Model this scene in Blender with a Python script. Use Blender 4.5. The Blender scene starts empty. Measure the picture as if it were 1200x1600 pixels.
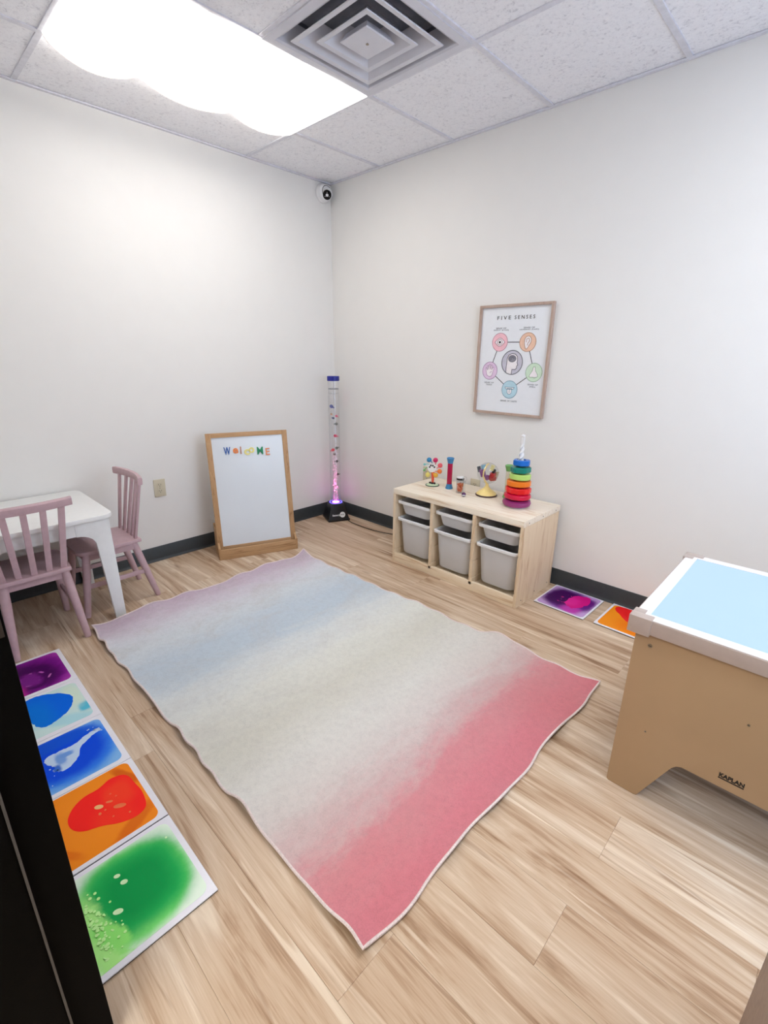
import bpy, bmesh, math, random
from mathutils import Vector, Matrix, Euler
R = math.radians
PI = math.pi
sc = bpy.context.scene
COL = sc.collection
random.seed(7)

# ------------------------------------------------------------------ camera
cam_d = bpy.data.cameras.new('camera')
cam = bpy.data.objects.new('camera', cam_d)
COL.objects.link(cam)
sc.camera = cam
YAW, PITCH, ROLL = R(43.6915), R(-18.2528), R(0.6498)
cy_, sy_, cp_, sp_ = math.cos(YAW), math.sin(YAW), math.cos(PITCH), math.sin(PITCH)
fwd = Vector((-sy_*cp_, cy_*cp_, sp_)); rgt = Vector((cy_, sy_, 0)); upv = rgt.cross(fwd)
c_, s_ = math.cos(ROLL), math.sin(ROLL)
r2 = c_*rgt + s_*upv; u2 = -s_*rgt + c_*upv
cam.matrix_world = Matrix(((r2.x, u2.x, -fwd.x, 3.1608), (r2.y, u2.y, -fwd.y, -2.6908),
                           (r2.z, u2.z, -fwd.z, 1.3445), (0, 0, 0, 1)))
cam_d.sensor_fit = 'HORIZONTAL'; cam_d.sensor_width = 36.0
cam_d.lens = 743.75/1200*36.0
cam_d.clip_start = 0.02

# ------------------------------------------------------------------ world and exposure
w = bpy.data.worlds.new('world'); sc.world = w; w.use_nodes = True
w.node_tree.nodes['Background'].inputs[0].default_value = (0.66, 0.80, 1.0, 1)
w.node_tree.nodes['Background'].inputs[1].default_value = 5.5
sc.view_settings.view_transform = 'Standard'; sc.view_settings.look = 'None'
sc.view_settings.gamma = 1.0; sc.view_settings.use_curve_mapping = False
sc.view_settings.exposure = 0.11
LIGHT_E = 5.4      # ceiling fixture cover
TABLE_E = .92       # light table panel
HALL_FILL_E = 15.0       # added fill fixture in the hall behind the doorway
FILL2_E = 9.0      # second ceiling fixture, added out of view as fill

# ------------------------------------------------------------------ materials
def lin(c):
    return tuple(((v/255)/12.92 if v/255 <= 0.04045 else ((v/255+0.055)/1.055)**2.4) for v in c[:3]) + (1,)
class NT:
    def __init__(s, name):
        s.m = bpy.data.materials.new(name); s.m.use_nodes = True; s.t = s.m.node_tree
        s.b = s.t.nodes['Principled BSDF']; s.out = s.t.nodes['Material Output']
    def n(s, t, **k):
        nd = s.t.nodes.new(t)
        for a, v in k.items():
            if a[0] == 'i' and a[1:].isdigit(): s.put(nd.inputs[int(a[1:])], v)
            else: setattr(nd, a, v)
        return nd
    def put(s, sock, v):
        if hasattr(v, 'links'): s.t.links.new(v, sock)
        else: sock.default_value = v
    def math(s, op, a, b=0.0, clamp=False):
        nd = s.n('ShaderNodeMath', operation=op, use_clamp=clamp); s.put(nd.inputs[0], a); s.put(nd.inputs[1], b); return nd.outputs[0]
    def mix(s, f, a, b, mode='MIX'):
        nd = s.n('ShaderNodeMix', data_type='RGBA', blend_type=mode)
        s.put(nd.inputs[0], f); s.put(nd.inputs[6], a); s.put(nd.inputs[7], b); return nd.outputs[2]
    def coords(s, scale=(1, 1, 1), kind='Object', rand=False):
        tc = s.n('ShaderNodeTexCoord'); v = tc.outputs[kind]
        if rand:
            oi = s.n('ShaderNodeObjectInfo'); cb = s.n('ShaderNodeCombineXYZ')
            r1 = s.math('MULTIPLY', oi.outputs['Random'], 37.0); s.put(cb.inputs[0], r1)
            s.put(cb.inputs[1], s.math('MULTIPLY', oi.outputs['Random'], 91.0)); s.put(cb.inputs[2], s.math('MULTIPLY', oi.outputs['Random'], 53.0))
            ad = s.n('ShaderNodeVectorMath', operation='ADD'); s.put(ad.inputs[0], v); s.put(ad.inputs[1], cb.outputs[0]); v = ad.outputs[0]
        mp = s.n('ShaderNodeMapping'); s.put(mp.inputs[0], v); mp.inputs[3].default_value = scale
        return mp.outputs[0]
    def noise(s, vec, scale, detail=3, rough=.5, dist=0.0):
        nd = s.n('ShaderNodeTexNoise'); s.put(nd.inputs['Vector'], vec)
        nd.inputs['Scale'].default_value = scale; nd.inputs['Detail'].default_value = detail
        nd.inputs['Roughness'].default_value = rough; nd.inputs['Distortion'].default_value = dist
        return nd.outputs[0]
    def ramp(s, f, stops, interp='LINEAR'):
        nd = s.n('ShaderNodeValToRGB'); s.put(nd.inputs[0], f); cr = nd.color_ramp; cr.interpolation = interp
        while len(cr.elements) < len(stops): cr.elements.new(0.5)
        for e, (p, c) in zip(cr.elements, stops): e.position = p; e.color = c if len(c) == 4 else lin(c)
        return nd.outputs[0]
    def bump(s, h, strength=.3, dist=.002):
        nd = s.n('ShaderNodeBump'); nd.inputs['Strength'].default_value = strength; nd.inputs['Distance'].default_value = dist
        s.put(nd.inputs['Height'], h); s.put(s.b.inputs['Normal'], nd.outputs[0])
    def set(s, col=None, rough=.5, spec=None, metal=None, **k):
        if col is not None: s.put(s.b.inputs['Base Color'], col)
        s.put(s.b.inputs['Roughness'], rough)
        if spec is not None: s.b.inputs['Specular IOR Level'].default_value = spec
        if metal is not None: s.b.inputs['Metallic'].default_value = metal
        return s.m

def plain(name, rgb, rough=.5, spec=None, metal=None, mottle=.04, scale=40, bump=0.0):
    t = NT(name); c = lin(rgb); v = t.coords()
    n = t.noise(v, scale, 3)
    d = tuple(x*(1-mottle*1.5) for x in c[:3]) + (1,); l = tuple(min(1, x*(1+mottle)) for x in c[:3]) + (1,)
    m = t.set(t.ramp(n, [(.35, d), (.65, l)]), rough, spec, metal)
    if bump: t.bump(n, bump, .001)
    return m

def wood(name, dark, mid, light, axis=0, stretch=14, rough=.5, scale=2.2, knots=False, bump=.12):
    t = NT(name); s = [stretch]*3; s[axis] = 1.0
    v = t.coords(tuple(s), rand=True)
    a = t.noise(v, scale, 5, .6, 1.2)
    s2 = [x*4 for x in s]; s2[axis] = 2.0
    b = t.noise(t.coords(tuple(s2), rand=True), scale*1.6, 3, .6, .2)
    f = t.math('ADD', t.math('MULTIPLY', a, .72), t.math('MULTIPLY', b, .28))
    col = t.ramp(f, [(.33, dark), (.47, mid), (.56, mid), (.70, light)])
    if knots:
        vo = t.n('ShaderNodeTexVoronoi'); t.put(vo.inputs['Vector'], t.coords((3.2, 3.2, 3.2), rand=True)); vo.inputs['Scale'].default_value = 1.0
        k = t.ramp(vo.outputs['Distance'], [(0.0, (0.9,)*3+(1,)), (.055, (0.0,)*3+(1,))])
        col = t.mix(k, col, lin(dark))
    m = t.set(col, rough, .3)
    t.bump(f, bump, .001)
    return m

def floor_mat():
    t = NT('oak_vinyl_plank')
    oi = t.n('ShaderNodeObjectInfo')
    a = t.noise(t.coords((.62, 5.5, 5.5), rand=True), 1.7, 5, .58, 1.5)        # broad figure
    b = t.noise(t.coords((.8, 24, 24), rand=True), 1.9, 4, .6, .6)            # long streaks
    g = t.noise(t.coords((5, 150, 150), rand=True), 2.0, 2, .5, 0)            # pores
    f = t.math('ADD', t.math('ADD', t.math('MULTIPLY', a, .60), t.math('MULTIPLY', b, .27)), t.math('MULTIPLY', g, .13))
    f = t.math('ADD', f, t.math('MULTIPLY', t.math('SUBTRACT', oi.outputs['Random'], .5), .05))
    col = t.ramp(f, [(.34, (140, 106, 78)), (.415, (175, 144, 115)), (.47, (195, 167, 139)), (.55, (208, 184, 158)), (.60, (219, 198, 174)), (.67, (233, 218, 198))])
    hl_ = t.noise(t.coords((.75, 15, 15), rand=True), 1.5, 3, .5, 1.0)
    col = t.mix(t.ramp(hl_, [(.60, (0, 0, 0, 1)), (.68, (.65, .65, .65, 1))]), col, lin((236, 219, 196)))
    dk_ = t.noise(t.coords((.9, 17, 17), rand=True), 1.3, 4, .6, 1.4)
    col = t.mix(t.ramp(dk_, [(.31, (.6, .6, .6, 1)), (.39, (0, 0, 0, 1))]), col, lin((146, 110, 80)))
    kn = t.n('ShaderNodeTexVoronoi'); t.put(kn.inputs['Vector'], t.coords((1.1, 3.4, 1), rand=True)); kn.inputs['Scale'].default_value = 1.3
    k = t.ramp(kn.outputs['Distance'], [(.0, (.75,)*3+(1,)), (.09, (0,)*3+(1,))])
    col = t.mix(k, col, lin((128, 92, 62)))
    m = t.set(col, t.ramp(b, [(.3, (.36,)*3+(1,)), (.7, (.5,)*3+(1,))]), .35)
    t.bump(f, .15, .001)
    return m

def rug_mat():
    t = NT('rug_pile'); tc = t.n('ShaderNodeTexCoord')
    sp = t.n('ShaderNodeSeparateXYZ'); t.put(sp.inputs[0], tc.outputs['Object'])
    n1 = t.noise(t.coords((4.0, 1.3, 1)), 1.3, 6, .66, .5)
    n1b = t.noise(t.coords((13, 6, 1)), 1.6, 6, .72, .4)
    x = t.math('ADD', sp.outputs[0], t.math('ADD', t.math('MULTIPLY', t.math('SUBTRACT', n1, .5), .24), t.math('MULTIPLY', t.math('SUBTRACT', n1b, .5), .13)))
    f = t.math('DIVIDE', x, 2.02, True)
    col = t.ramp(f, [(.0, (204, 180, 196)), (.05, (217, 202, 213)), (.11, (226, 224, 230)), (.18, (222, 228, 232)), (.27, (203, 215, 225)), (.34, (202, 214, 223)), (.41, (226, 229, 227)), (.50, (232, 231, 221)),
                     (.60, (221, 217, 203)), (.70, (228, 224, 216)), (.79, (222, 210, 204)), (.845, (216, 180, 178)), (.885, (219, 144, 149)), (.95, (220, 130, 140)), (1.0, (216, 126, 136))])
    bl = t.noise(t.coords((3, 2.2, 3)), 1.7, 6, .7, .8)
    col = t.mix(t.math('MULTIPLY', t.ramp(bl, [(.48, (0, 0, 0, 1)), (.66, (.42, .42, .42, 1))]), t.math('SUBTRACT', 1.0, f, True)), col, lin((200, 192, 186)))
    n2 = t.noise(t.coords((1, 1, 1)), 260, 4, .8); n3 = t.noise(t.coords((26, 26, 26)), 2.0, 4, .65)
    tone = t.ramp(t.math('ADD', t.math('MULTIPLY', n2, .6), t.math('MULTIPLY', n3, .4)), [(.33, (.80,)*3+(1,)), (.5, (.95,)*3+(1,)), (.68, (1.04,)*3+(1,))])
    t.set(t.mix(1.0, col, tone, 'MULTIPLY'), .95, .1)
    t.b.inputs['Sheen Weight'].default_value = .25
    t.bump(t.math('ADD', n2, t.math('MULTIPLY', n3, .8)), .7, .004)
    return t.m

def ceiling_mat():
    t = NT('mineral_fibre_tile'); v = t.coords((1, 1, 1), rand=True)
    a = t.noise(v, 75, 4, .75, .8); b = t.noise(v, 26, 3, .6, 1.5)
    f = t.math('ADD', t.math('MULTIPLY', a, .65), t.math('MULTIPLY', b, .35))
    t.set(t.ramp(f, [(.36, (214, 214, 220)), (.46, (243, 243, 247)), (.7, (250, 250, 253))]), .95, .1)
    t.bump(f, .55, .004)
    return t.m

def glassy(name, tint=(1, 1, 1), gloss=.12, alpha_rough=.05, ior=1.45):
    t = NT(name); t.t.nodes.remove(t.b)
    tr = t.n('ShaderNodeBsdfTransparent'); tr.inputs[0].default_value = tint + (1,)
    gl = t.n('ShaderNodeBsdfGlossy'); gl.inputs['Roughness'].default_value = alpha_rough
    lw = t.n('ShaderNodeLayerWeight'); lw.inputs[0].default_value = .35
    mx = t.n('ShaderNodeMixShader'); t.put(mx.inputs[0], t.math('ADD', t.math('MULTIPLY', lw.outputs['Facing'], gloss*1.8), gloss*.25))
    t.put(mx.inputs[1], tr.outputs[0]); t.put(mx.inputs[2], gl.outputs[0]); t.put(t.out.inputs[0], mx.outputs[0])
    return t.m

def emitter(name, rgb, strength, linear=False):
    t = NT(name); c = rgb + (1,) if linear else lin(rgb)
    t.b.inputs['Base Color'].default_value = (.8, .8, .8, 1); t.b.inputs['Roughness'].default_value = .4
    t.b.inputs['Emission Color'].default_value = c; t.b.inputs['Emission Strength'].default_value = strength
    return t.m

M = {}
M['wall'] = plain('wall_paint', (237, 235, 231), .85, .2, mottle=.004, scale=9, bump=.03)
M['hall'] = plain('hall_paint', (215, 212, 206), .85, .2)
M['tile'] = ceiling_mat()
M['grid'] = plain('white_enamel_grid', (222, 222, 230), .45)
M['plank'] = floor_mat()
M['base'] = plain('charcoal_vinyl_base', (56, 60, 62), .42, .4)
M['rug'] = rug_mat()
M['rugback'] = plain('rug_backing', (38, 34, 34), .9)
M['rugedge'] = plain('rug_binding', (228, 212, 208), .8, mottle=.08, scale=220)
M['pine'] = wood('pale_pine', (208, 174, 134), (240, 221, 192), (248, 235, 212), 0, 12, .55, 2.0, True)
M['pine_v'] = wood('pale_pine_upright', (200, 164, 124), (232, 209, 177), (244, 228, 202), 2, 12, .55, 2.0, True)
M['pine_t'] = wood('paler_pine_top', (216, 188, 154), (245, 232, 212), (252, 243, 228), 0, 10, .5, 1.8, True)  # paler pine for the top board
M['oak'] = wood('honey_oak', (142, 102, 66), (192, 152, 110), (212, 176, 134), 0, 16, .45, 3)
M['oak_v'] = wood('honey_oak_upright', (142, 102, 66), (188, 148, 106), (208, 172, 130), 2, 16, .45, 3)
M['frame_oak'] = wood('greyed_oak_moulding', (165, 138, 122), (188, 164, 149), (202, 182, 168), 2, 20, .5, 4)
M['board'] = plain('whiteboard_enamel', (226, 231, 235), .22, .5, mottle=.01, scale=3)
M['pink'] = plain('mauve_pink_paint', (199, 168, 173), .45, .4, mottle=.03)
M['white'] = plain('white_lacquer', (240, 240, 238), .3, .4, mottle=.01)
M['white_pl'] = plain('white_plastic', (236, 236, 236), .35, mottle=.01)
M['lens'] = plain('black_gloss_plastic', (10, 10, 11), .45, .2)
M['diff'] = plain('diffuser_enamel', (214, 214, 222), .4, mottle=.02, scale=12)
M['duct'] = plain('dark_duct', (128, 130, 140), .8)
M['ivory'] = plain('ivory_plastic', (210, 201, 176), .35, mottle=.01)
M['slot'] = plain('dark_slot', (48, 42, 36), .6)
M['black'] = plain('black_metal_paint', (5, 5, 5), .75, .08, bump=.2, scale=300)
M['grey'] = plain('grey_gasket', (84, 82, 80), .6)
M['door'] = plain('taupe_door_laminate', (150, 131, 118), .5, mottle=.08, scale=90)
M['champ'] = plain('champagne_laminate', (176, 146, 112), .33, .5, mottle=.02, scale=5)
M['cap'] = plain('warm_grey_edge_trim', (182, 166, 157), .4, mottle=.02)
M['tframe'] = plain('white_table_rim', (238, 232, 228), .3, mottle=.01)
M['screw'] = plain('steel_screw', (150, 140, 125), .35, metal=.8)
M['ink'] = plain('black_print', (24, 20, 20), .6)
M['ink2'] = plain('soft_grey_print', (96, 98, 108), .7)
M['paper'] = plain('poster_paper', (236, 239, 243), .6, mottle=.005)
M['tglow'] = emitter('lit_blue_panel', (.40, .60, .93), TABLE_E, True)
M['tglow'].node_tree.nodes['Principled BSDF'].inputs['Base Color'].default_value = (.10, .12, .15, 1)
M['bin'] = plain('frosted_white_bin', (236, 235, 235), .4, mottle=.015, scale=8)
M['binin'] = plain('bin_inside', (205, 203, 204), .6)
def translucent(m, amt):
    m.node_tree.nodes['Principled BSDF'].inputs['Subsurface Weight'].default_value = 0
    t = m.node_tree; b = t.nodes['Principled BSDF']; o = t.nodes['Material Output']
    tr = t.nodes.new('ShaderNodeBsdfTranslucent'); tr.inputs[0].default_value = (.85, .85, .87, 1)
    mx = t.nodes.new('ShaderNodeMixShader'); mx.inputs[0].default_value = amt
    t.links.new(b.outputs[0], mx.inputs[1]); t.links.new(tr.outputs[0], mx.inputs[2]); t.links.new(mx.outputs[0], o.inputs[0])
translucent(M['bin'], .28)
M['tube'] = glassy('clear_acrylic', (.98, .98, .985), .16, .06)
M['glass'] = glassy('fill_window_glass', (.97, .98, 1), .1, .02)
M['clear'] = glassy('clear_toy_plastic', (.93, .94, .95), .16, .08)
M['bubble'] = plain('bubble_skin', (250, 250, 252), .15, .8, mottle=0.0); translucent(M['bubble'], .5)
M['cord'] = plain('black_rubber_cord', (26, 22, 20), .5)
def flat(n, c, r=.35): 
    if n not in M: M[n] = plain(n, c, r, mottle=.03)
    return M[n]

# ------------------------------------------------------------------ mesh helpers
def BM(): return bmesh.new()
def box(bm, lo, hi, bevel=0.0, seg=2, rot=None):
    lo = Vector(lo); hi = Vector(hi)
    r = bmesh.ops.create_cube(bm, size=1.0); vs = r['verts']
    sz = hi-lo; ce = (lo+hi)/2
    mat = Matrix.Translation(ce) @ (rot.to_4x4() if rot else Matrix.Identity(4)) @ Matrix.Diagonal((sz.x, sz.y, sz.z, 1))
    bmesh.ops.transform(bm, matrix=mat, verts=vs)
    if bevel > 0:
        es = list({e for v in vs for e in v.link_edges})
        bmesh.ops.bevel(bm, geom=es, offset=min(bevel, min(sz)*.45), segments=seg, affect='EDGES', profile=.6)
    return bm
def cyl(bm, p0, p1, r0, r1=None, n=20, cap=True):
    p0 = Vector(p0); p1 = Vector(p1); r1 = r0 if r1 is None else r1
    d = p1-p0; L = d.length; q = Vector((0, 0, 1)).rotation_difference(d.normalized())
    mat = Matrix.Translation((p0+p1)/2) @ q.to_matrix().to_4x4()
    bmesh.ops.create_cone(bm, cap_ends=cap, segments=n, radius1=r0, radius2=r1, depth=L, matrix=mat)
    return bm
def sph(bm, c, r, n=16, sc3=(1, 1, 1)):
    bmesh.ops.create_uvsphere(bm, u_segments=n, v_segments=max(6, n//2+2), radius=r, matrix=Matrix.Translation(c) @ Matrix.Diagonal(tuple(sc3)+(1,)))
    return bm
def lathe(bm, prof, n=32, c=(0, 0, 0), close=False):
    rings = []
    for r, z in prof:
        if r < 1e-6: rings.append([bm.verts.new((c[0], c[1], c[2]+z))])
        else: rings.append([bm.verts.new((c[0]+r*math.cos(2*PI*i/n), c[1]+r*math.sin(2*PI*i/n), c[2]+z)) for i in range(n)])
    pr = list(zip(rings, rings[1:])) + ([(rings[-1], rings[0])] if close else [])
    for a, b in pr:
        for i in range(n):
            j = (i+1) % n
            if len(a) == 1 and len(b) == 1: continue
            if len(a) == 1: bm.faces.new((a[0], b[j], b[i]))
            elif len(b) == 1: bm.faces.new((a[i], a[j], b[0]))
            else: bm.faces.new((a[i], a[j], b[j], b[i]))
    bmesh.ops.recalc_face_normals(bm, faces=bm.faces)
    return bm
def prism(bm, pts, t, plane='xy', at=0.0, bevel=0.0):
    """outline pts in a plane, thickness t along the third axis starting at 'at'"""
    def P(a, b, c):
        return {'xy': (a, b, c), 'xz': (a, c, b), 'yz': (c, a, b)}[plane]
    v0 = [bm.verts.new(P(a, b, at)) for a, b in pts]; v1 = [bm.verts.new(P(a, b, at+t)) for a, b in pts]
    n = len(pts)
    f0 = bm.faces.new(v0); f1 = bm.faces.new(v1[::-1]); fs = [f0, f1]
    for i in range(n): fs.append(bm.faces.new((v0[i], v1[i], v1[(i+1) % n], v0[(i+1) % n])))
    bmesh.ops.recalc_face_normals(bm, faces=fs)
    if bevel:
        es = list(set(f0.edges) | set(f1.edges))
        bmesh.ops.bevel(bm, geom=es, offset=bevel, segments=2, affect='EDGES', profile=.6)
    return bm
def tube(bm, pts, r, n=8, closed=False, radii=None):
    pts = [Vector(p) for p in pts]; N = len(pts); rings = []
    nrm = None
    for i, p in enumerate(pts):
        a = pts[i-1] if (i > 0 or closed) else p; b = pts[(i+1) % N] if (i < N-1 or closed) else p
        d = (b-a).normalized()
        if nrm is None: nrm = d.orthogonal().normalized()
        else: nrm = (nrm - d*nrm.dot(d)).normalized()
        bi = d.cross(nrm); rr = radii[i] if radii else r
        rings.append([bm.verts.new(p + rr*(math.cos(2*PI*k/n)*nrm + math.sin(2*PI*k/n)*bi)) for k in range(n)])
    for i in range(N if closed else N-1):
        a, b = rings[i], rings[(i+1) % N]
        for k in range(n): bm.faces.new((a[k], a[(k+1) % n], b[(k+1) % n], b[k]))
    if not closed: bm.faces.new(rings[0][::-1]); bm.faces.new(rings[-1])
    bmesh.ops.recalc_face_normals(bm, faces=bm.faces)
    return bm
def rrect(x0, y0, x1, y1, r, n=6):
    P = []
    for cx, cy, a0 in ((x1-r, y1-r, 0), (x0+r, y1-r, 90), (x0+r, y0+r, 180), (x1-r, y0+r, 270)):
        for i in range(n+1):
            a = R(a0+90*i/n); P.append((cx+r*math.cos(a), cy+r*math.sin(a)))
    return P
def circ(cx, cy, r, n=28, sy=1.0, rot=0.0):
    return [(cx+r*math.cos(a)*math.cos(rot)-r*sy*math.sin(a)*math.sin(rot), cy+r*math.cos(a)*math.sin(rot)+r*sy*math.sin(a)*math.cos(rot)) for a in (2*PI*i/n for i in range(n))]
def obj(name, bm, mat, parent=None, loc=None, rot=None, smooth=True, mesh=None):
    if mesh is None:
        me = bpy.data.meshes.new(name)
        if smooth:
            bm.normal_update()
            for e in bm.edges:
                if len(e.link_faces) == 2 and e.calc_face_angle(0) > R(38): e.smooth = False
            for f in bm.faces: f.smooth = True
        bm.to_mesh(me); bm.free()
        for mm in (mat if isinstance(mat, (list, tuple)) else [mat]): me.materials.append(mm)
    else: me = mesh
    o = bpy.data.objects.new(name, me); COL.objects.link(o)
    if parent: o.parent = parent
    if loc is not None: o.location = loc
    if rot is not None: o.rotation_euler = rot
    return o
def tag(o, label=None, cat=None, group=None, kind=None):
    if label: o['label'] = label
    if cat: o['category'] = cat
    if group: o['group'] = group
    if kind: o['kind'] = kind
    return o
def thing(name, label, cat, loc=(0, 0, 0), rz=0.0, group=None):
    o = bpy.data.objects.new(name, None); COL.objects.link(o); o.empty_display_size = .05
    o.location = loc; o.rotation_euler = (0, 0, rz)
    return tag(o, label, cat, group)
def setting(name, bm, mat, **k):
    o = obj(name, bm, mat, **k); o['kind'] = 'structure'; return o
def text_mesh(body, extrude=.0004, align='CENTER', bold=0.0):
    cu = bpy.data.curves.new('lettering', 'FONT'); cu.body = body; cu.align_x = align; cu.size = 1.0
    cu.extrude = 0.0; cu.offset = bold; cu.resolution_u = 3
    o = bpy.data.objects.new('lettering', cu); COL.objects.link(o)
    bpy.context.view_layer.update()
    me = bpy.data.meshes.new_from_object(o.evaluated_get(bpy.context.evaluated_depsgraph_get()))
    bpy.data.objects.remove(o)
    bm = bmesh.new(); bm.from_mesh(me); bpy.data.meshes.remove(me)
    xs = [v.co.x for v in bm.verts]; ys = [v.co.y for v in bm.verts]
    return bm, (min(xs), max(xs), min(ys), max(ys))
def text_box(bm_out, body, x0, x1, y0, y1, t=.0006, bold=0.0, spacing=0, mapf=None):
    """text stretched into the box x0..x1, y0..y1, mapped to 3D by mapf(x, y, d)"""
    bm, (a, b, c, d) = text_mesh(body, bold=bold)
    r = bmesh.ops.extrude_face_region(bm, geom=bm.faces[:])
    top = {v for v in r['geom'] if isinstance(v, bmesh.types.BMVert)}
    mp = {}
    for v in bm.verts:
        X = x0+(v.co.x-a)/(b-a)*(x1-x0); Y = y0+(v.co.y-c)/(d-c)*(y1-y0); D = t if v in top else 0
        mp[v] = bm_out.verts.new(mapf(X, Y, D))
    for f in bm.faces:
        try: bm_out.faces.new([mp[v] for v in f.verts])
        except ValueError: pass
    bm.free(); bmesh.ops.recalc_face_normals(bm_out, faces=bm_out.faces)
    return bm_out

# ================================================================== THE ROOM
RX, RY, H = 4.40, -2.66, 2.542
DX0, DX1, DH = 2.36, 3.326, 2.08          # doorway in the near wall
b = BM(); box(b, (-.12, -.0, -.02), (0, .0, 0)) if False else None
setting('wall_left', box(BM(), (-.12, RY-.12, 0), (0, .12, H+.1)), M['wall'])
setting('wall_back', box(BM(), (0, 0, 0), (RX, .12, H+.1)), M['wall'])
b = BM(); box(b, (RX, RY-.12, 0), (RX+.12, .12, .85)); box(b, (RX, RY-.12, 2.15), (RX+.12, .12, H+.1))
box(b, (RX, RY-.12, .85), (RX+.12, -2.05, 2.15)); box(b, (RX, -.35, .85), (RX+.12, .12, 2.15))
setting('wall_right', b, M['wall'])
b = BM(); box(b, (0, RY-.12, 0), (DX0-.03, RY, H+.1)); box(b, (DX1+.03, RY-.12, 0), (RX, RY, H+.1)); box(b, (DX0-.03, RY-.12, DH+.03), (DX1+.03, RY, H+.1))
setting('wall_front', b, M['wall'])
# unseen window added in the right wall to let in a bluish fill
b = BM()
for lo, hi in (((RX+.02, -2.05, .85), (RX+.10, -2.0, 2.15)), ((RX+.02, -.40, .85), (RX+.10, -.35, 2.15)), ((RX+.02, -2.0, .85), (RX+.10, -.40, .90)), ((RX+.02, -2.0, 2.10), (RX+.10, -.40, 2.15)), ((RX+.03, -1.22, .9), (RX+.09, -1.18, 2.1))):
    box(b, lo, hi, .004)
fill_win = setting('fill_window_1', b, M['white'])
obj('pane', box(BM(), (RX+.055, -2.0, .9), (RX+.06, -1.22, 2.1)), M['glass'], fill_win)
obj('pane', box(BM(), (RX+.055, -1.18, .9), (RX+.06, -.40, 2.1)), M['glass'], fill_win)
# hall behind the doorway
b = BM(); box(b, (1.4, -4.1, 0), (4.4, -4.0, 2.6)); box(b, (1.3, -4.1, 0), (1.4, RY-.12, 2.6)); box(b, (4.4, -4.1, 0), (4.5, RY-.12, 2.6)); box(b, (1.3, -4.1, 2.5), (4.5, RY-.12, 2.6))
setting('wall_hall', b, M['hall'])
hall_fill = thing('ceiling_light', 'added flat fill light, unseen, in the hall outside the doorway', 'ceiling light', (2.85, -3.45, 2.5))  # added out of view, throws fill through the doorway
obj('housing', box(BM(), (-.62, -.32, -.03), (.62, .32, 0), .003), flat('enamel_housing', (235, 235, 235), .4), hall_fill)
obj('cover', box(BM(), (-.60, -.30, -.036), (.60, .30, -.0305)), emitter('hall_fill_cover', (1.0, .985, .955), HALL_FILL_E, True), hall_fill)

# floor: slab and planks
fl = setting('floor', box(BM(), (-.1, -4.1, -.05), (4.5, .1, -.004)), flat('subfloor_grey', (92, 80, 68), .8))
PW, PL = .18, 1.22
joints = {0: .5, 1: .88, 2: .30, 3: .495, 4: .76, 5: .48}
row = 0; y1 = -.12+0.0
bounds = [0.0] + [-.12-PW*i for i in range(0, 24)]     # -.12, -.30 ... -1.38, -1.56, -1.74 ...
offs = {}
def row_off(i):
    ytop = bounds[i]
    if abs(ytop+1.38) < .01: return 2.935 % PL
    if abs(ytop+1.74) < .01: return 2.922 % PL
    if abs(ytop+2.10) < .01: return 1.425 % PL
    if abs(ytop+2.28) < .01: return 1.650 % PL
    if abs(ytop+1.56) < .01: return .86
    return (i*.43 + .17*((i*7) % 5)) % PL
for i in range(len(bounds)-1):
    ya, yb = bounds[i+1], bounds[i]
    if yb <= -4.0: break
    xs = [0.0]; x = row_off(i)
    while x < RX:
        if x > .05: xs.append(x)
        x += PL
    xs.append(RX)
    for xa, xb in zip(xs, xs[1:]):
        if yb < RY-.1 and (xb < 1.4): continue
        dz = random.uniform(0, .0004)
        bb = box(BM(), (-(xb-xa)/2+.0001, -(yb-ya)/2+.0001, -.006), ((xb-xa)/2-.0001, (yb-ya)/2-.0001, -.0006+dz), .0007, 1)
        obj('plank', bb, M['plank'], fl, ((xa+xb)/2, (ya+yb)/2, 0))

# baseboards (cove base with a small toe)
def baseboard(name, p0, p1, nrm):
    p0 = Vector(p0); p1 = Vector(p1); nrm = Vector(nrm); d = (p1-p0)
    prof = [(0, 0), (.016, 0), (.016, .002), (.009, .008), (.006, .02), (.0055, .096), (.003, .1), (0, .1)]
    bm = BM(); A = [bm.verts.new(p0+nrm*a+Vector((0, 0, z))) for a, z in prof]; B = [bm.verts.new(p1+nrm*a+Vector((0, 0, z))) for a, z in prof]
    n = len(prof)
    for i in range(n): bm.faces.new((A[i], A[(i+1) % n], B[(i+1) % n], B[i]))
    bm.faces.new(A); bm.faces.new(B[::-1]); bmesh.ops.recalc_face_normals(bm, faces=bm.faces)
    return setting(name, bm, M['base'])
baseboard('baseboard_left', (.0005, -.0005, 0), (.0005, RY, 0), (1, 0, 0))
baseboard('baseboard_back', (.0005, -.0005, 0), (RX, -.0005, 0), (0, -1, 0))
baseboard('baseboard_right', (RX-.0005, 0, 0), (RX-.0005, RY, 0), (-1, 0, 0))
baseboard('baseboard_front', (0, RY+.0005, 0), (DX0-.06, RY+.0005, 0), (0, 1, 0))

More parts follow.
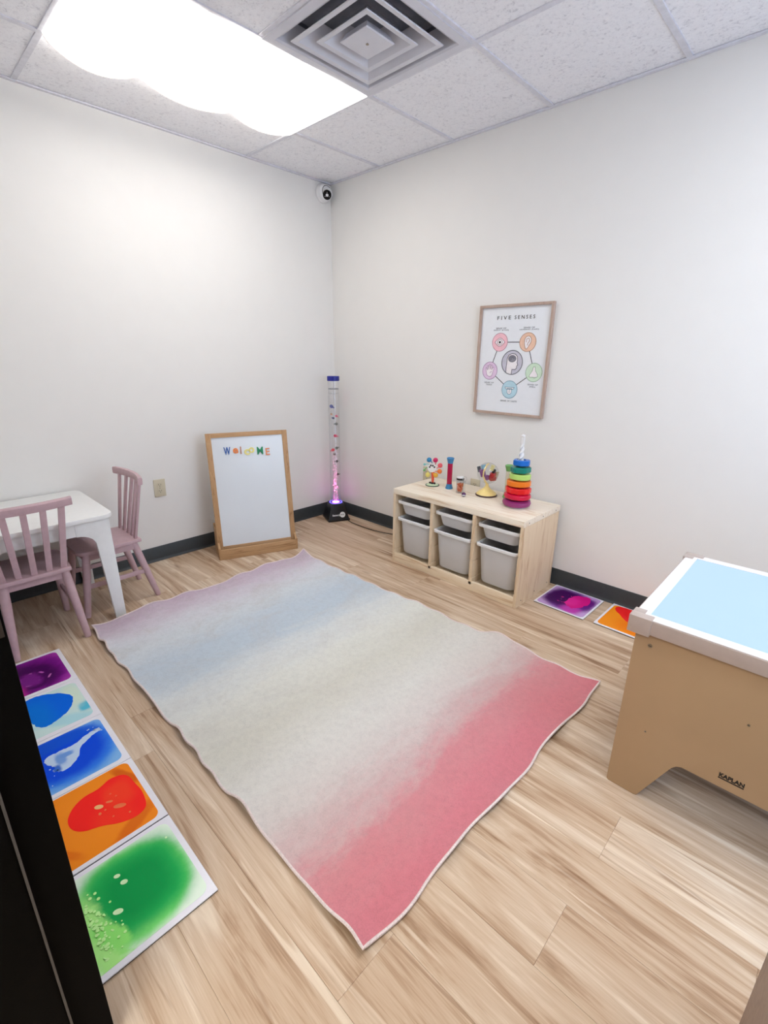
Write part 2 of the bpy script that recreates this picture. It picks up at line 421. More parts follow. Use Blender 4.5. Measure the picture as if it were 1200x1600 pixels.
# ceiling: slab above, T-bar grid, lay-in tiles
ce = setting('ceiling', box(BM(), (-.1, RY-.12, H+.16), (RX+.1, .1, H+.2)), M['duct'])
T = .61; X1, Y1 = .520, -.707
gx = [0.0] + [X1+T*i for i in range(0, 7)] ; gx = [g for g in gx if g < RX] + [RX]
gy = [0.0, Y1, Y1-2*T, RY]
bw = .0125
def bar(lo, hi): obj('grid_bar', box(BM(), lo, hi, .001, 1), M['grid'], ce)
for g in gx[1:-1]: bar((g-bw, RY, H-.001), (g+bw, 0, H+.006))
for a, c in zip(gx, gx[1:]):
    for g in (Y1, Y1-2*T): bar((a+bw, g-bw, H), (c-bw, g+bw, H+.006))
XD0, XD1 = X1+T, X1+2*T                     # column of the air diffuser
bar((XD0+bw, Y1-T-bw, H), (XD1-bw, Y1-T+bw, H+.006))
b = BM(); box(b, (0, RY, H-.004), (.02, 0, H+.004), .001, 1); obj('wall_angle', b, M['grid'], ce)
b = BM(); box(b, (.02, -.02, H-.004), (RX, 0, H+.004), .001, 1); obj('wall_angle', b, M['grid'], ce)
for a, c in zip(gx, gx[1:]):
    for ya, yb in ((Y1, 0), (Y1-2*T, Y1), (RY, Y1-2*T)):
        if (abs(a-X1) < .01 or abs(a-X1-4*T) < .01) and abs(yb-Y1) < .01: continue         # the light fixture sits here
        cells = [(ya, yb)]
        if abs(a-XD0) < .01 and abs(yb-Y1) < .01: cells = [(Y1-2*T, Y1-T)]
        for (p, q) in cells:
            bb = box(BM(), (a+.004-(a+c)/2, p+.004-(p+q)/2, 0), (c-.004-(a+c)/2, q-.004-(p+q)/2, .014), .002, 1)
            obj('ceiling_tile', bb, M['tile'], ce, ((a+c)/2, (p+q)/2, H+.005))

# ceiling light: troffer with a draped fabric cover
lt = thing('ceiling_light', 'long ceiling light under a sagging glowing white fabric cover beside the air vent', 'ceiling light', (X1+T/2, Y1-T, H))
b = BM()
for lo, hi in (((-T/2+.012, -T+.012, .006), (-T/2+.03, T-.012, .09)), ((T/2-.03, -T+.012, .006), (T/2-.012, T-.012, .09)), ((-T/2+.03, -T+.012, .006), (T/2-.03, -T+.03, .09)), ((-T/2+.03, T-.03, .006), (T/2-.03, T-.012, .09)), ((-T/2+.012, -T+.012, .088), (T/2-.012, T-.012, .094))):
    box(b, lo, hi)
obj('housing', b, M['white'], lt)
bm = BM(); NX, NY = 36, 72; G = []
def cover(u, v):
    x = -T/2+.006 + u*(T-.012); y = -T+.006 + v*(2*T-.012)
    belly = .030*math.sin(PI*u)**.8*math.sin(PI*v)**.6
    nodes = [0, .30, .68, 1.0]                         # magnets along the wall-side edge
    k = 0 if v < .30 else (1 if v < .68 else 2); t_ = (v-nodes[k])/(nodes[k+1]-nodes[k])
    sc_ = (.052, .040, .036)[k]*math.sin(PI*min(1, max(0, t_)))**.7 + .014*math.sin(PI*v)**.5
    edge = sc_*(1-u)**3
    rip = .0022*math.sin(26*v+9*u)*math.sin(PI*u)*math.sin(PI*v)
    far = .006*abs(math.sin(3*PI*v))*u**4
    return Vector((x-.05*sc_/.06*(1-u)**4, y, -.003-belly-edge*.8-rip-far))
for i in range(NX+1): G.append([bm.verts.new(cover(i/NX, j/NY)) for j in range(NY+1)])
for i in range(NX):
    for j in range(NY): bm.faces.new((G[i][j], G[i][j+1], G[i+1][j+1], G[i+1][j]))
# turned-down hem
t = NT('glowing_fabric'); tc = t.coords((1, 1, 1)); n = t.noise(tc, 5, 3, .5, .8)
t.set(lin((250, 248, 244)), .9)
t.put(t.b.inputs['Emission Color'], t.ramp(n, [(.35, (1.0, .955, .905, 1)), (.65, (1.0, .975, .94, 1))])); t.b.inputs['Emission Strength'].default_value = LIGHT_E
obj('fabric_cover', bm, t.m, lt)
bm = BM(); tube(bm, [cover(0, j/NY) for j in range(NY+1)], .003, 6); obj('hem', bm, M['tframe'], lt)

# second fixture, added out of view to even the light on the door side
fill_light = thing('ceiling_light', 'added unseen fill light with flat white cover above the light table', 'ceiling light', (X1+T*4.5, Y1-T, H))
b = BM()
for lo, hi in (((-T/2+.012, -T+.012, .006), (-T/2+.03, T-.012, .09)), ((T/2-.03, -T+.012, .006), (T/2-.012, T-.012, .09)), ((-T/2+.03, -T+.012, .006), (T/2-.03, -T+.03, .09)), ((-T/2+.03, T-.03, .006), (T/2-.03, T-.012, .09)), ((-T/2+.012, -T+.012, .088), (T/2-.012, T-.012, .094))):
    box(b, lo, hi)
obj('housing', b, M['white'], fill_light)
obj('cover', box(BM(), (-T/2+.030, -T+.03, .004), (T/2-.030, T-.03, .008)), emitter('cool_fill_cover', (.93, .96, 1.0), FILL2_E, True), fill_light)

# air diffuser
dc = (X1+T*1.5, Y1-T/2)
vt = thing('air_vent', 'square white ceiling air vent with stepped concentric louvers beside the light', 'air vent', (dc[0], dc[1], H))
def sqring(bm, prof):
    """square lathe: list of (half size, z)"""
    rings = [[bm.verts.new((sx*h, sy*h, z)) for sx, sy in ((-1, -1), (1, -1), (1, 1), (-1, 1))] for h, z in prof]
    for a, c in zip(rings, rings[1:]):
        for i in range(4): bm.faces.new((a[i], a[(i+1) % 4], c[(i+1) % 4], c[i]))
    return bm
hs = T/2-.006
b = sqring(BM(), [(hs, .0), (hs, -.005), (.262, -.006), (.255, .0), (.235, .07), (.234, .07), (.25, .0), (.255, .006), (hs, .002)])
bmesh.ops.recalc_face_normals(b, faces=b.faces); obj('flange', b, M['diff'], vt, smooth=False)
for h0, h1 in ((.218, .138), (.145, .066)):
    b = sqring(BM(), [(h0, -.008), (h0-.002, -.012), (h0-.022, -.010), (h1, .058), (h1, .060), (h0-.012, -.004), (h0, -.008)])
    bmesh.ops.recalc_face_normals(b, faces=b.faces); obj('louver', b, M['diff'], vt, smooth=False)
b = sqring(BM(), [(.0001, -.012), (.074, -.012), (.078, -.008), (.060, .02), (.0001, .02)])
bmesh.ops.recalc_face_normals(b, faces=b.faces); obj('centre_plate', b, M['diff'], vt, smooth=False)
obj('screw', cyl(BM(), (0, 0, -.0135), (0, 0, -.0115), .006), M['screw'], vt)
b = sqring(BM(), [(.236, .07), (.236, .085), (.0001, .085)]); obj('duct_box', b, M['duct'], vt, smooth=False)

# door: black frame, taupe leaf standing open along the right side of the doorway
b = BM()
box(b, (DX0-.05, RY-.14, 0), (DX0, RY+.0255, DH+.05), .003)
box(b, (DX1, RY-.14, 0), (DX1+.05, RY+.020, DH+.05), .003)
box(b, (DX0, RY-.14, DH), (DX1, RY+.020, DH+.05), .003)
dj = setting('door_1', b, M['black'])
obj('door_stop', box(BM(), (DX0+.0002, RY-.13, 0), (DX0+.014, RY-.036, DH), .002), M['black'], dj)
obj('weather_strip', box(BM(), (DX0+.0005, RY-.0355, 0), (DX0+.0165, RY-.0315, DH), .0005, 1), M['grey'], dj)
b = box(BM(), (DX0+.0005, RY-.03, .955), (DX0+.003, RY+.022, 1.055), .001); obj('strike_plate', b, M['slot'], dj)
lf = obj('door_leaf', box(BM(), (DX1-.044, RY+.026, .008), (DX1, RY+.026+.90, DH-.005), .002), M['door'], dj)
b = BM(); cyl(b, (DX1-.044, RY+.87, 1.0), (DX1-.07, RY+.87, 1.0), .012); tube(b, [(DX1-.07, RY+.87, 1.0), (DX1-.072, RY+.84, 1.0), (DX1-.072, RY+.76, 1.0)], .008)
obj('door_handle', b, M['screw'], lf)
for z in (.25, 1.05, 1.85): obj('hinge', cyl(BM(), (DX1-.048, RY+.024, z-.05), (DX1-.048, RY+.024, z+.05), .006), M['screw'], dj)

# ================================================================== RUG
def rug_pt(u, v):
    c = {(0, 0): (.633, -2.19), (0, 1): (.628, -.853), (1, 1): (2.652, -.798), (1, 0): (2.626, -2.182)}
    x = (1-u)*((1-v)*c[0, 0][0]+v*c[0, 1][0])+u*((1-v)*c[1, 0][0]+v*c[1, 1][0])
    y = (1-u)*((1-v)*c[0, 0][1]+v*c[0, 1][1])+u*((1-v)*c[1, 0][1]+v*c[1, 1][1])
    dl, dr, dn, df = u*2.0, (1-u)*2.0, v*1.35, (1-v)*1.35
    w1 = math.sin(9.5*y+.6)+.6*math.sin(23*y+2)
    lift = .016*math.exp(-dl/.07)*(.9+.55*w1)
    lift += .010*math.exp(-dn/.05)*(.9+.6*math.sin(15*x+1)+.4*math.sin(31*x))
    lift += .007*math.exp(-df/.05)*(1+.7*math.sin(12*x))
    lift += .012*math.exp(-dr/.06)*(.7+.6*math.sin(11*y+1.5)+.4*math.sin(19*y))
    lift += .020*math.exp(-((dl)**2+df**2)**.5/.05)
    lift += .004*math.exp(-dn/.03)*math.sin(33*x+2.2*math.sin(7*x)) + .005*math.exp(-df/.03)*math.sin(38*x+2) + .006*math.exp(-dl/.03)*math.sin(36*y) + .006*math.exp(-dr/.03)*math.sin(30*y)
    lift += .026*math.exp(-((x-2.18)/.08)**2)*math.exp(-df/.05)
    y += .0032*math.exp(-dn/.05)*math.sin(33*x+2.2*math.sin(7*x)); x += .004*math.exp(-dr/.05)*math.sin(30*y); x += .004*math.exp(-dl/.05)*math.sin(36*y)
    y -= .004*math.exp(-dn/.12)*(math.sin(13*x+2)*.7+math.sin(27*x)*.4) ; x -= .006*math.exp(-dl/.12)*math.sin(10*y)
    x += .006*math.exp(-dr/.12)*math.sin(12*y+1); y += .005*math.exp(-df/.12)*math.sin(9*x)
    ridge = .014*math.exp(-((x-.78-.08*(y+1.1))/.05)**2)*math.exp(-((y+1.12)/.10)**2)
    return Vector((x, y, .007+max(0, lift)+ridge))
rug_o = thing('area_rug', 'large watercolour area rug fading from mauve and blue to coral pink on the wood floor', 'rug', (.633, -2.19, 0))
bm = BM(); NU, NV = 130, 90; org = Vector((.633, -2.19, 0))
top = [[bm.verts.new(rug_pt(i/NU, j/NV)-org) for j in range(NV+1)] for i in range(NU+1)]
bot = [[bm.verts.new(rug_pt(i/NU, j/NV)-org-Vector((0, 0, .006))) for j in range(NV+1)] for i in range(NU+1)]
for i in range(NU):
    for j in range(NV):
        bm.faces.new((top[i][j], top[i+1][j], top[i+1][j+1], top[i][j+1]))
        f = bm.faces.new((bot[i][j], bot[i][j+1], bot[i+1][j+1], bot[i+1][j])); f.material_index = 1
per = [(i, 0) for i in range(NU)] + [(NU, j) for j in range(NV)] + [(i, NV) for i in range(NU, 0, -1)] + [(0, j) for j in range(NV, 0, -1)]
for k in range(len(per)):
    a, c = per[k], per[(k+1) % len(per)]
    f = bm.faces.new((top[a[0]][a[1]], bot[a[0]][a[1]], bot[c[0]][c[1]], top[c[0]][c[1]])); f.material_index = 1
obj('pile', bm, [M['rug'], M['rugback']], rug_o)
bm = BM(); tube(bm, [rug_pt(i/NU, j/NV)-org-Vector((0, 0, .001)) for i, j in per], .0042, 6, closed=True)
obj('binding', bm, M['rugedge'], rug_o)

# ================================================================== LIQUID FLOOR TILES
def panel_mat(name, base, spots, bump=0.0):
    """base colour, spots = [(x, y, rx, ry, rot_deg, softness, noise, rgb)] in tile coordinates (m, from the tile centre)"""
    t = NT(name); tc = t.n('ShaderNodeTexCoord'); sp = t.n('ShaderNodeSeparateXYZ'); t.put(sp.inputs[0], tc.outputs['Object'])
    col = lin(base)
    n1 = t.noise(t.coords(), 14, 4, .6, .6); n2 = t.noise(t.coords(), 60, 3, .7)
    nn = t.math('SUBTRACT', t.math('ADD', t.math('MULTIPLY', n1, .75), t.math('MULTIPLY', n2, .25)), .5)
    for (x, y, rx, ry, rd, soft, no, rgb) in spots:
        dx = t.math('SUBTRACT', sp.outputs[0], x); dy = t.math('SUBTRACT', sp.outputs[1], y)
        ca, sa = math.cos(R(rd)), math.sin(R(rd))
        a = t.math('DIVIDE', t.math('ADD', t.math('MULTIPLY', dx, ca), t.math('MULTIPLY', dy, sa)), rx)
        c = t.math('DIVIDE', t.math('SUBTRACT', t.math('MULTIPLY', dy, ca), t.math('MULTIPLY', dx, sa)), ry)
        p = 3.0 if soft > .5 else 2.0
        d = t.math('POWER', t.math('ADD', t.math('POWER', t.math('ABSOLUTE', a), p), t.math('POWER', t.math('ABSOLUTE', c), p)), 1/p)
        d = t.math('ADD', d, t.math('MULTIPLY', nn, no))
        m = t.n('ShaderNodeMapRange', interpolation_type='SMOOTHSTEP'); t.put(m.inputs[0], d)
        m.inputs[1].default_value = 1+soft/2; m.inputs[2].default_value = 1-soft/2; m.inputs[3].default_value = 0; m.inputs[4].default_value = 1
        col = t.mix(m.outputs[0], col, lin(rgb))
    t.set(col, .42, .12)
    return t.m
frame_m = plain('tile_white_vinyl', (236, 234, 240), .3, mottle=.01)
under_m = flat('tile_black_foam', (25, 24, 30), .7)
def poly_part(name, pts, c, mat, parent, z, label=None):
    bm = BM(); prism(bm, [(p[0]-c[0], p[1]-c[1]) for p in pts], .0005, 'xy', z)
    o = obj(name, bm, mat, parent, smooth=False)
    if label: o['label'] = label
    return o
def smooth_poly(pts, it=2):
    for _ in range(it):
        q = []
        for i in range(len(pts)):
            a, c = pts[i], pts[(i+1) % len(pts)]
            q += [(.75*a[0]+.25*c[0], .75*a[1]+.25*c[1]), (.25*a[0]+.75*c[0], .25*a[1]+.75*c[1])]
        pts = q
    return pts
def jag(pts, amp, seed=1, it=2):
    q = smooth_poly(pts, it); r_ = random.Random(seed); out = []
    for i, p_ in enumerate(q):
        n_ = len(q); a_ = q[i-1]; c_2 = q[(i+1) % n_]; d_ = Vector((c_2[0]-a_[0], c_2[1]-a_[1])).normalized(); k_ = r_.uniform(-amp, amp)
        out.append((p_[0]-d_.y*k_, p_[1]+d_.x*k_))
    return out
def liquid_tile(x0, y0, w_, h_, label, mat, group, margin=(.018, .018, .018, .018), rz=0.0, radius=.022):
    c = (x0+w_/2, y0+h_/2)
    t_ = thing('liquid_floor_tile', label, 'floor tile', (c[0], c[1], 0), rz, group)
    obj('foam_back', box(BM(), (-w_/2+.001, -h_/2+.001, 0), (w_/2-.001, h_/2-.001, .003)), under_m, t_)
    obj('border', box(BM(), (-w_/2, -h_/2, .003), (w_/2, h_/2, .0065), .001, 1), frame_m, t_)
    l, r_, bt, tp = margin
    obj('liquid_panel', prism(BM(), rrect(-w_/2+l, -h_/2+bt, w_/2-r_, h_/2-tp, radius), .0008, 'xy', .0064), mat, t_, smooth=False)
    return t_, c
g1 = 'liquid floor tiles in a row along the left wall'
XS = [.714, 1.0205, 1.327, 1.6335, 1.942]; YL = -2.655; TW = .3045
# 1 purple
t1, c1 = liquid_tile(XS[0], YL, TW, TW, 'purple and magenta liquid floor tile with pale specks, far end of the row', 
    panel_mat('liquid_purple', (176, 60, 172), [(.0, .0, .16, .15, 0, .5, .5, (120, 20, 130)), (.01, .0, .115, .105, 20, .5, .9, (72, 8, 84)), (.10, -.10, .11, .07, 0, .7, .6, (226, 50, 160)),
        (.045, .02, .016, .006, 40, .8, 2.0, (225, 150, 208)), (-.01, .01, .016, .006, -20, .8, 2.0, (205, 110, 190)), (.02, -.02, .018, .007, 10, .8, 2.0, (222, 130, 200)), (.07, -.01, .010, .004, 60, .8, 1.6, (226, 140, 205)), (.0, .05, .012, .005, 30, .8, 1.6, (190, 90, 180)), (.05, .07, .014, .004, -30, .8, 1.6, (200, 110, 186)), (.03, .0, .05, .04, 10, .9, 3.2, (120, 30, 128))]), g1)
# 2 blue blob on pale
t2, c2 = liquid_tile(XS[1], YL, TW, TW, 'pale mint liquid floor tile with one large bright blue blob', 
    panel_mat('liquid_mint', (205, 230, 226), [(.10, .05, .10, .03, 60, .9, 1.0, (176, 220, 226)), (.06, .12, .03, .02, 0, .8, 1.0, (90, 190, 215)), (-.05, .10, .08, .03, 0, .9, 1.0, (214, 232, 214))]), g1, margin=(.02, .02, .015, .02))
blue = [(1.205, -2.55), (1.17, -2.575), (1.1, -2.59), (1.05, -2.57), (1.036, -2.53), (1.036, -2.504), (1.055, -2.465), (1.085, -2.428), (1.124, -2.402), (1.167, -2.406), (1.206, -2.427), (1.227, -2.445), (1.245, -2.474), (1.258, -2.506), (1.259, -2.526), (1.237, -2.545)]
poly_part('liquid_blob', jag(blue, .0018, 6, 2), c2, panel_mat('liquid_blue_blob', (0, 104, 226), [(.0, -.06, .10, .08, 0, .9, .5, (0, 118, 222))]), t2, .0073, 'bright blue blob')
# 3 deep blue with white splash
t3, c3 = liquid_tile(XS[2], YL, TW, TW, 'deep blue liquid floor tile with a white trailing splash shape', 
    panel_mat('liquid_blue', (130, 185, 238), [(-.01, .0, .145, .150, 0, .35, .25, (60, 140, 238)), (-.02, -.005, .125, .13, 0, .5, .3, (0, 74, 222)), (-.10, -.02, .03, .12, 0, 1, .5, (10, 84, 215))]), g1)
splash = [(1.44, -2.566), (1.428, -2.551), (1.428, -2.525), (1.428, -2.501), (1.43, -2.472), (1.416, -2.445), (1.402, -2.408), (1.398, -2.382), (1.418, -2.38), (1.421, -2.401), (1.438, -2.435), (1.458, -2.46), (1.495, -2.47), (1.522, -2.496), (1.536, -2.525), (1.524, -2.544), (1.509, -2.558), (1.5, -2.545), (1.477, -2.554), (1.459, -2.565)]
poly_part('liquid_blob', jag(splash, .002, 5, 2), c3, panel_mat('liquid_white_splash', (196, 216, 240), [(-.01, -.02, .03, .015, 0, .8, 1.2, (120, 160, 220)), (.03, -.04, .02, .012, 0, .8, 1.2, (60, 110, 200)), (-.02, .0, .012, .02, 0, .8, 1.2, (110, 155, 220))]), t3, .0073, 'white splash')
for k in range(12):
    px, py = 1.50+random.uniform(-.03, .08), -2.52+random.uniform(-.07, .06)
    if k > 3: px, py = 1.40+random.uniform(-.02, .03), -2.40+random.uniform(-.03, .02)
    poly_part('bubble', circ(px, py, random.uniform(.0015, .004), 10), c3, flat('pale_blue_bubble', (190, 212, 240)), t3, .0073)
# 4 orange with red
t4, c4 = liquid_tile(XS[3], YL, TW, TW, 'orange liquid floor tile with one big red blob', 
    panel_mat('liquid_orange', (248, 140, 24), [(.0, .0, .13, .12, 0, .8, .8, (250, 142, 28)), (.11, .07, .02, .07, 30, .8, 1.2, (232, 112, 16)), (-.09, .11, .06, .014, 25, .8, .8, (222, 100, 12)), (.08, -.10, .05, .012, 40, .9, 1.4, (236, 118, 18))]), g1, margin=(.006, .014, .014, .018))
red = [(1.754, -2.573), (1.73, -2.563), (1.708, -2.544), (1.691, -2.512), (1.694, -2.477), (1.688, -2.457), (1.676, -2.435), (1.685, -2.4), (1.707, -2.384), (1.752, -2.381), (1.794, -2.375), (1.845, -2.38), (1.87, -2.39), (1.88, -2.416), (1.876, -2.443), (1.862, -2.473), (1.845, -2.495), (1.833, -2.518), (1.825, -2.542), (1.806, -2.563), (1.782, -2.573)]
poly_part('liquid_blob', smooth_poly(red), c4, panel_mat('liquid_red_blob', (255, 36, 30), [(-.03, .07, .05, .04, 0, .9, .6, (255, 62, 34)), (.06, .03, .06, .05, 0, .9, .6, (255, 50, 32))]), t4, .0073, 'red blob')
for (px, py, r_, sy, rt, cc) in ((1.765, -2.491, .013, .6, 50, (250, 190, 120)), (1.806, -2.444, .018, .45, 60, (245, 110, 50)), (1.768, -2.462, .010, .4, 60, (245, 120, 60)), (1.793, -2.496, .005, .8, 0, (250, 120, 60)), (1.76, -2.44, .003, 1, 0, (250, 90, 40)), (1.79, -2.48, .003, 1, 0, (250, 110, 60)), (1.74, -2.45, .003, 1, 0, (250, 90, 40)), (1.85, -2.43, .003, 1, 0, (250, 120, 60)), (1.83, -2.47, .003, 1, 0, (250, 100, 50))):
    poly_part('bubble', circ(px, py, r_, 16, sy, R(rt)), c4, flat('warm_bubble_%d' % cc[1], cc), t4, .0079)
# 5 green
t5, c5 = liquid_tile(XS[4], YL, TW+.002, TW, 'green liquid floor tile with lime edges, nearest the doorway', 
    panel_mat('liquid_green', (232, 247, 228), [(.0, -.002, .135, .135, 0, .24, .15, (138, 236, 124)), (-.008, .006, .120, .122, 0, .55, .25, (44, 190, 92)), (-.005, .01, .09, .09, 0, .9, .3, (0, 156, 74)),
        (.06, -.105, .13, .035, 8, .8, 1.6, (178, 244, 140)), (.075, -.075, .06, .022, 20, .7, 2.2, (150, 238, 118))]), g1, margin=(.016, .016, .012, .016))
for (px, py, r_, sy, rt) in ((2.025, -2.524, .008, .7, 60), (2.054, -2.516, .009, .75, 60), (2.119, -2.552, .012, .6, 60), (2.01, -2.387, .003, 1, 0)):
    poly_part('bubble', circ(px, py, r_, 16, sy, R(rt)), c5, flat('pale_green_bubble', (214, 246, 190)), t5, .0073)
for k in range(90):
    px = 2.12+random.gauss(0, .045); py = -2.60+abs(random.gauss(0, .022))+(-.01)
    if not (1.965 < px < 2.215 and -2.63 < py < -2.4): continue
    poly_part('bubble', circ(px, py, random.uniform(.0015, .0048), 9), c5, flat('lime_bubble', (196, 250, 156)), t5, .0073+.00003*k)
g2 = 'liquid floor tiles along the back wall'
t6, c6 = liquid_tile(2.095, -.315, .29, .29, 'purple liquid floor tile with magenta blob beside the pine storage unit',
    panel_mat('liquid_violet', (196, 160, 214), [(0, .0, .128, .125, 0, .35, .2, (126, 62, 160)), (-.04, .01, .09, .11, 0, .6, .5, (66, 8, 84)), (.10, .02, .03, .08, 0, .9, .7, (96, 20, 120)), (.05, -.09, .05, .04, 0, 1, .7, (190, 60, 170))]), g2, margin=(.01, .01, .01, .01), rz=R(-1))
mag = [(2.233, -.212), (2.223, -.137), (2.245, -.10), (2.251, -.074), (2.29, -.058), (2.33, -.064), (2.34, -.132), (2.327, -.199), (2.304, -.24), (2.274, -.245)]
poly_part('liquid_blob', jag(mag, .006, 4, 2), c6, panel_mat('liquid_magenta_blob', (214, 20, 132), [(-.0, .0, .05, .05, 0, .9, .6, (226, 40, 150))]), t6, .0073, 'magenta blob')
r6 = random.Random(9)
for k in range(14): poly_part('bubble', circ(2.225+r6.uniform(-.03, .03), -.14+r6.uniform(-.09, .06), r6.uniform(.003, .009), 7, .6, r6.uniform(0, 3)), c6, flat('violet_drop_%d' % (k % 2), ((96, 14, 104), (214, 20, 132))[k % 2], .42), t6, .0080+.00003*k)
t7, c7 = liquid_tile(2.435, -.31, .29, .29, 'orange and red liquid floor tile partly hidden by the light table',
    panel_mat('liquid_amber', (240, 142, 24), [(.05, -.03, .1, .08, 0, .9, .6, (236, 120, 10))]), g2, margin=(.012, .012, .012, .012), rz=R(-1))
redR = [(2.46, -.085), (2.465, -.04), (2.50, -.028), (2.62, -.03), (2.66, -.05), (2.64, -.10), (2.60, -.16), (2.57, -.185), (2.543, -.166), (2.50, -.122)]
poly_part('liquid_blob', jag(redR, .002, 8, 2), c7, flat('liquid_scarlet', (238, 26, 28), .3), t7, .0073, 'scarlet blob')

# ================================================================== FRAMED POSTER
px0, px1, pz0, pz1 = 1.402, 1.877, 1.000, 1.634
ps = thing('framed_poster', 'framed white poster with the five senses in pastel circles on the wall', 'poster', ((px0+px1)/2, -.001, pz0))
OX, OZ = (px0+px1)/2, pz0
def FP(x, z, y=0): return (x-OX, y, z-OZ)
for lo, hi in (((px0, -.024, pz0), (px0+.015, 0, pz1)), ((px1-.015, -.024, pz0), (px1, 0, pz1)), ((px0+.015, -.024, pz0), (px1-.015, 0, pz0+.015)), ((px0+.015, -.024, pz1-.015), (px1-.015, 0, pz1))):
    obj('frame_rail', box(BM(), FP(lo[0], lo[2], lo[1]), FP(hi[0], hi[2], hi[1]), .0015, 1), M['frame_oak'], ps)
pp = obj('print', box(BM(), FP(px0+.012, pz0+.012, -.010), FP(px1-.012, pz1-.012, -.002)), M['paper'], ps)
def pprism(pts, mat, name='printed_shape', lay=1, parent=None):
    bm = BM(); prism(bm, [(x-OX, z-OZ) for x, z in pts], .0003, 'xz', -.0103-.0002*lay-.0001); return obj(name, bm, mat, parent or pp, smooth=False)
def stroke_bm(bm, pts, wd, lay=1, closed=False):
    n = len(pts)
    for i in range(n if closed else n-1):
        a = Vector(pts[i]); c = Vector(pts[(i+1) % n]); d = (c-a)
        if d.length < 1e-6: continue
        d.normalize(); q = Vector((-d.y, d.x))*wd/2; e = d*wd*.3
        P = [a-e-q, c+e-q, c+e+q, a-e+q]
        vs = [bm.verts.new((p.x-OX, -.0106-.0002*lay, p.y-OZ)) for p in P]; bm.faces.new(vs)
    return bm
pm = lambda X, Y, D: (X-OX, -.0103-D, Y-OZ)
for body_, a, c in (('F I V E', 1.522, 1.612), ('S E N S E S', 1.636, 1.765)):
    obj('printed_title', text_box(BM(), body_, a, c, 1.551, 1.571, .0005, .008, mapf=pm), M['ink'], pp, smooth=False)
for s_, a, c, z0, z1 in (('SENSE OF', 1.518, 1.587, 1.499, 1.5075), ('SIGHT (EYES)', 1.503, 1.604, 1.488, 1.4965), ('SENSE OF', 1.700, 1.770, 1.499, 1.5075), ('HEARING (EARS)', 1.675, 1.796, 1.488, 1.4965),
                        ('SENSE OF', 1.464, 1.531, 1.184, 1.1925), ('TOUCH', 1.477, 1.518, 1.172, 1.1805), ('SENSE OF', 1.760, 1.825, 1.184, 1.1925), ('SMELL', 1.773, 1.812, 1.172, 1.1805), ('SENSE OF TASTE', 1.588, 1.700, 1.081, 1.0895)):
    obj('printed_caption', text_box(BM(), s_, a, c, z0, z1, .0004, .0, mapf=pm), M['ink2'], pp, smooth=False)
ring = {'eye': (1.552, 1.425, (248, 196, 206), (196, 130, 146)), 'ear': (1.735, 1.424, (240, 200, 174), (190, 136, 106)), 'hand': (1.497, 1.259, (230, 204, 230), (170, 120, 172)),
        'nose': (1.792, 1.257, (212, 234, 210), (140, 178, 140)), 'tongue': (1.644, 1.153, (190, 222, 234), (110, 158, 180))}
bm = BM()
for a, c in (('eye', 'ear'), ('ear', 'nose'), ('nose', 'tongue'), ('tongue', 'hand'), ('hand', 'eye')):
    A = Vector(ring[a][:2]); C = Vector(ring[c][:2]); d = (C-A).normalized()
    obj('printed_line', stroke_bm(BM(), [A+d*.053, C-d*.053], .004), M['ink'], pp, smooth=False)
wh = flat('print_white', (246, 240, 242), .6)
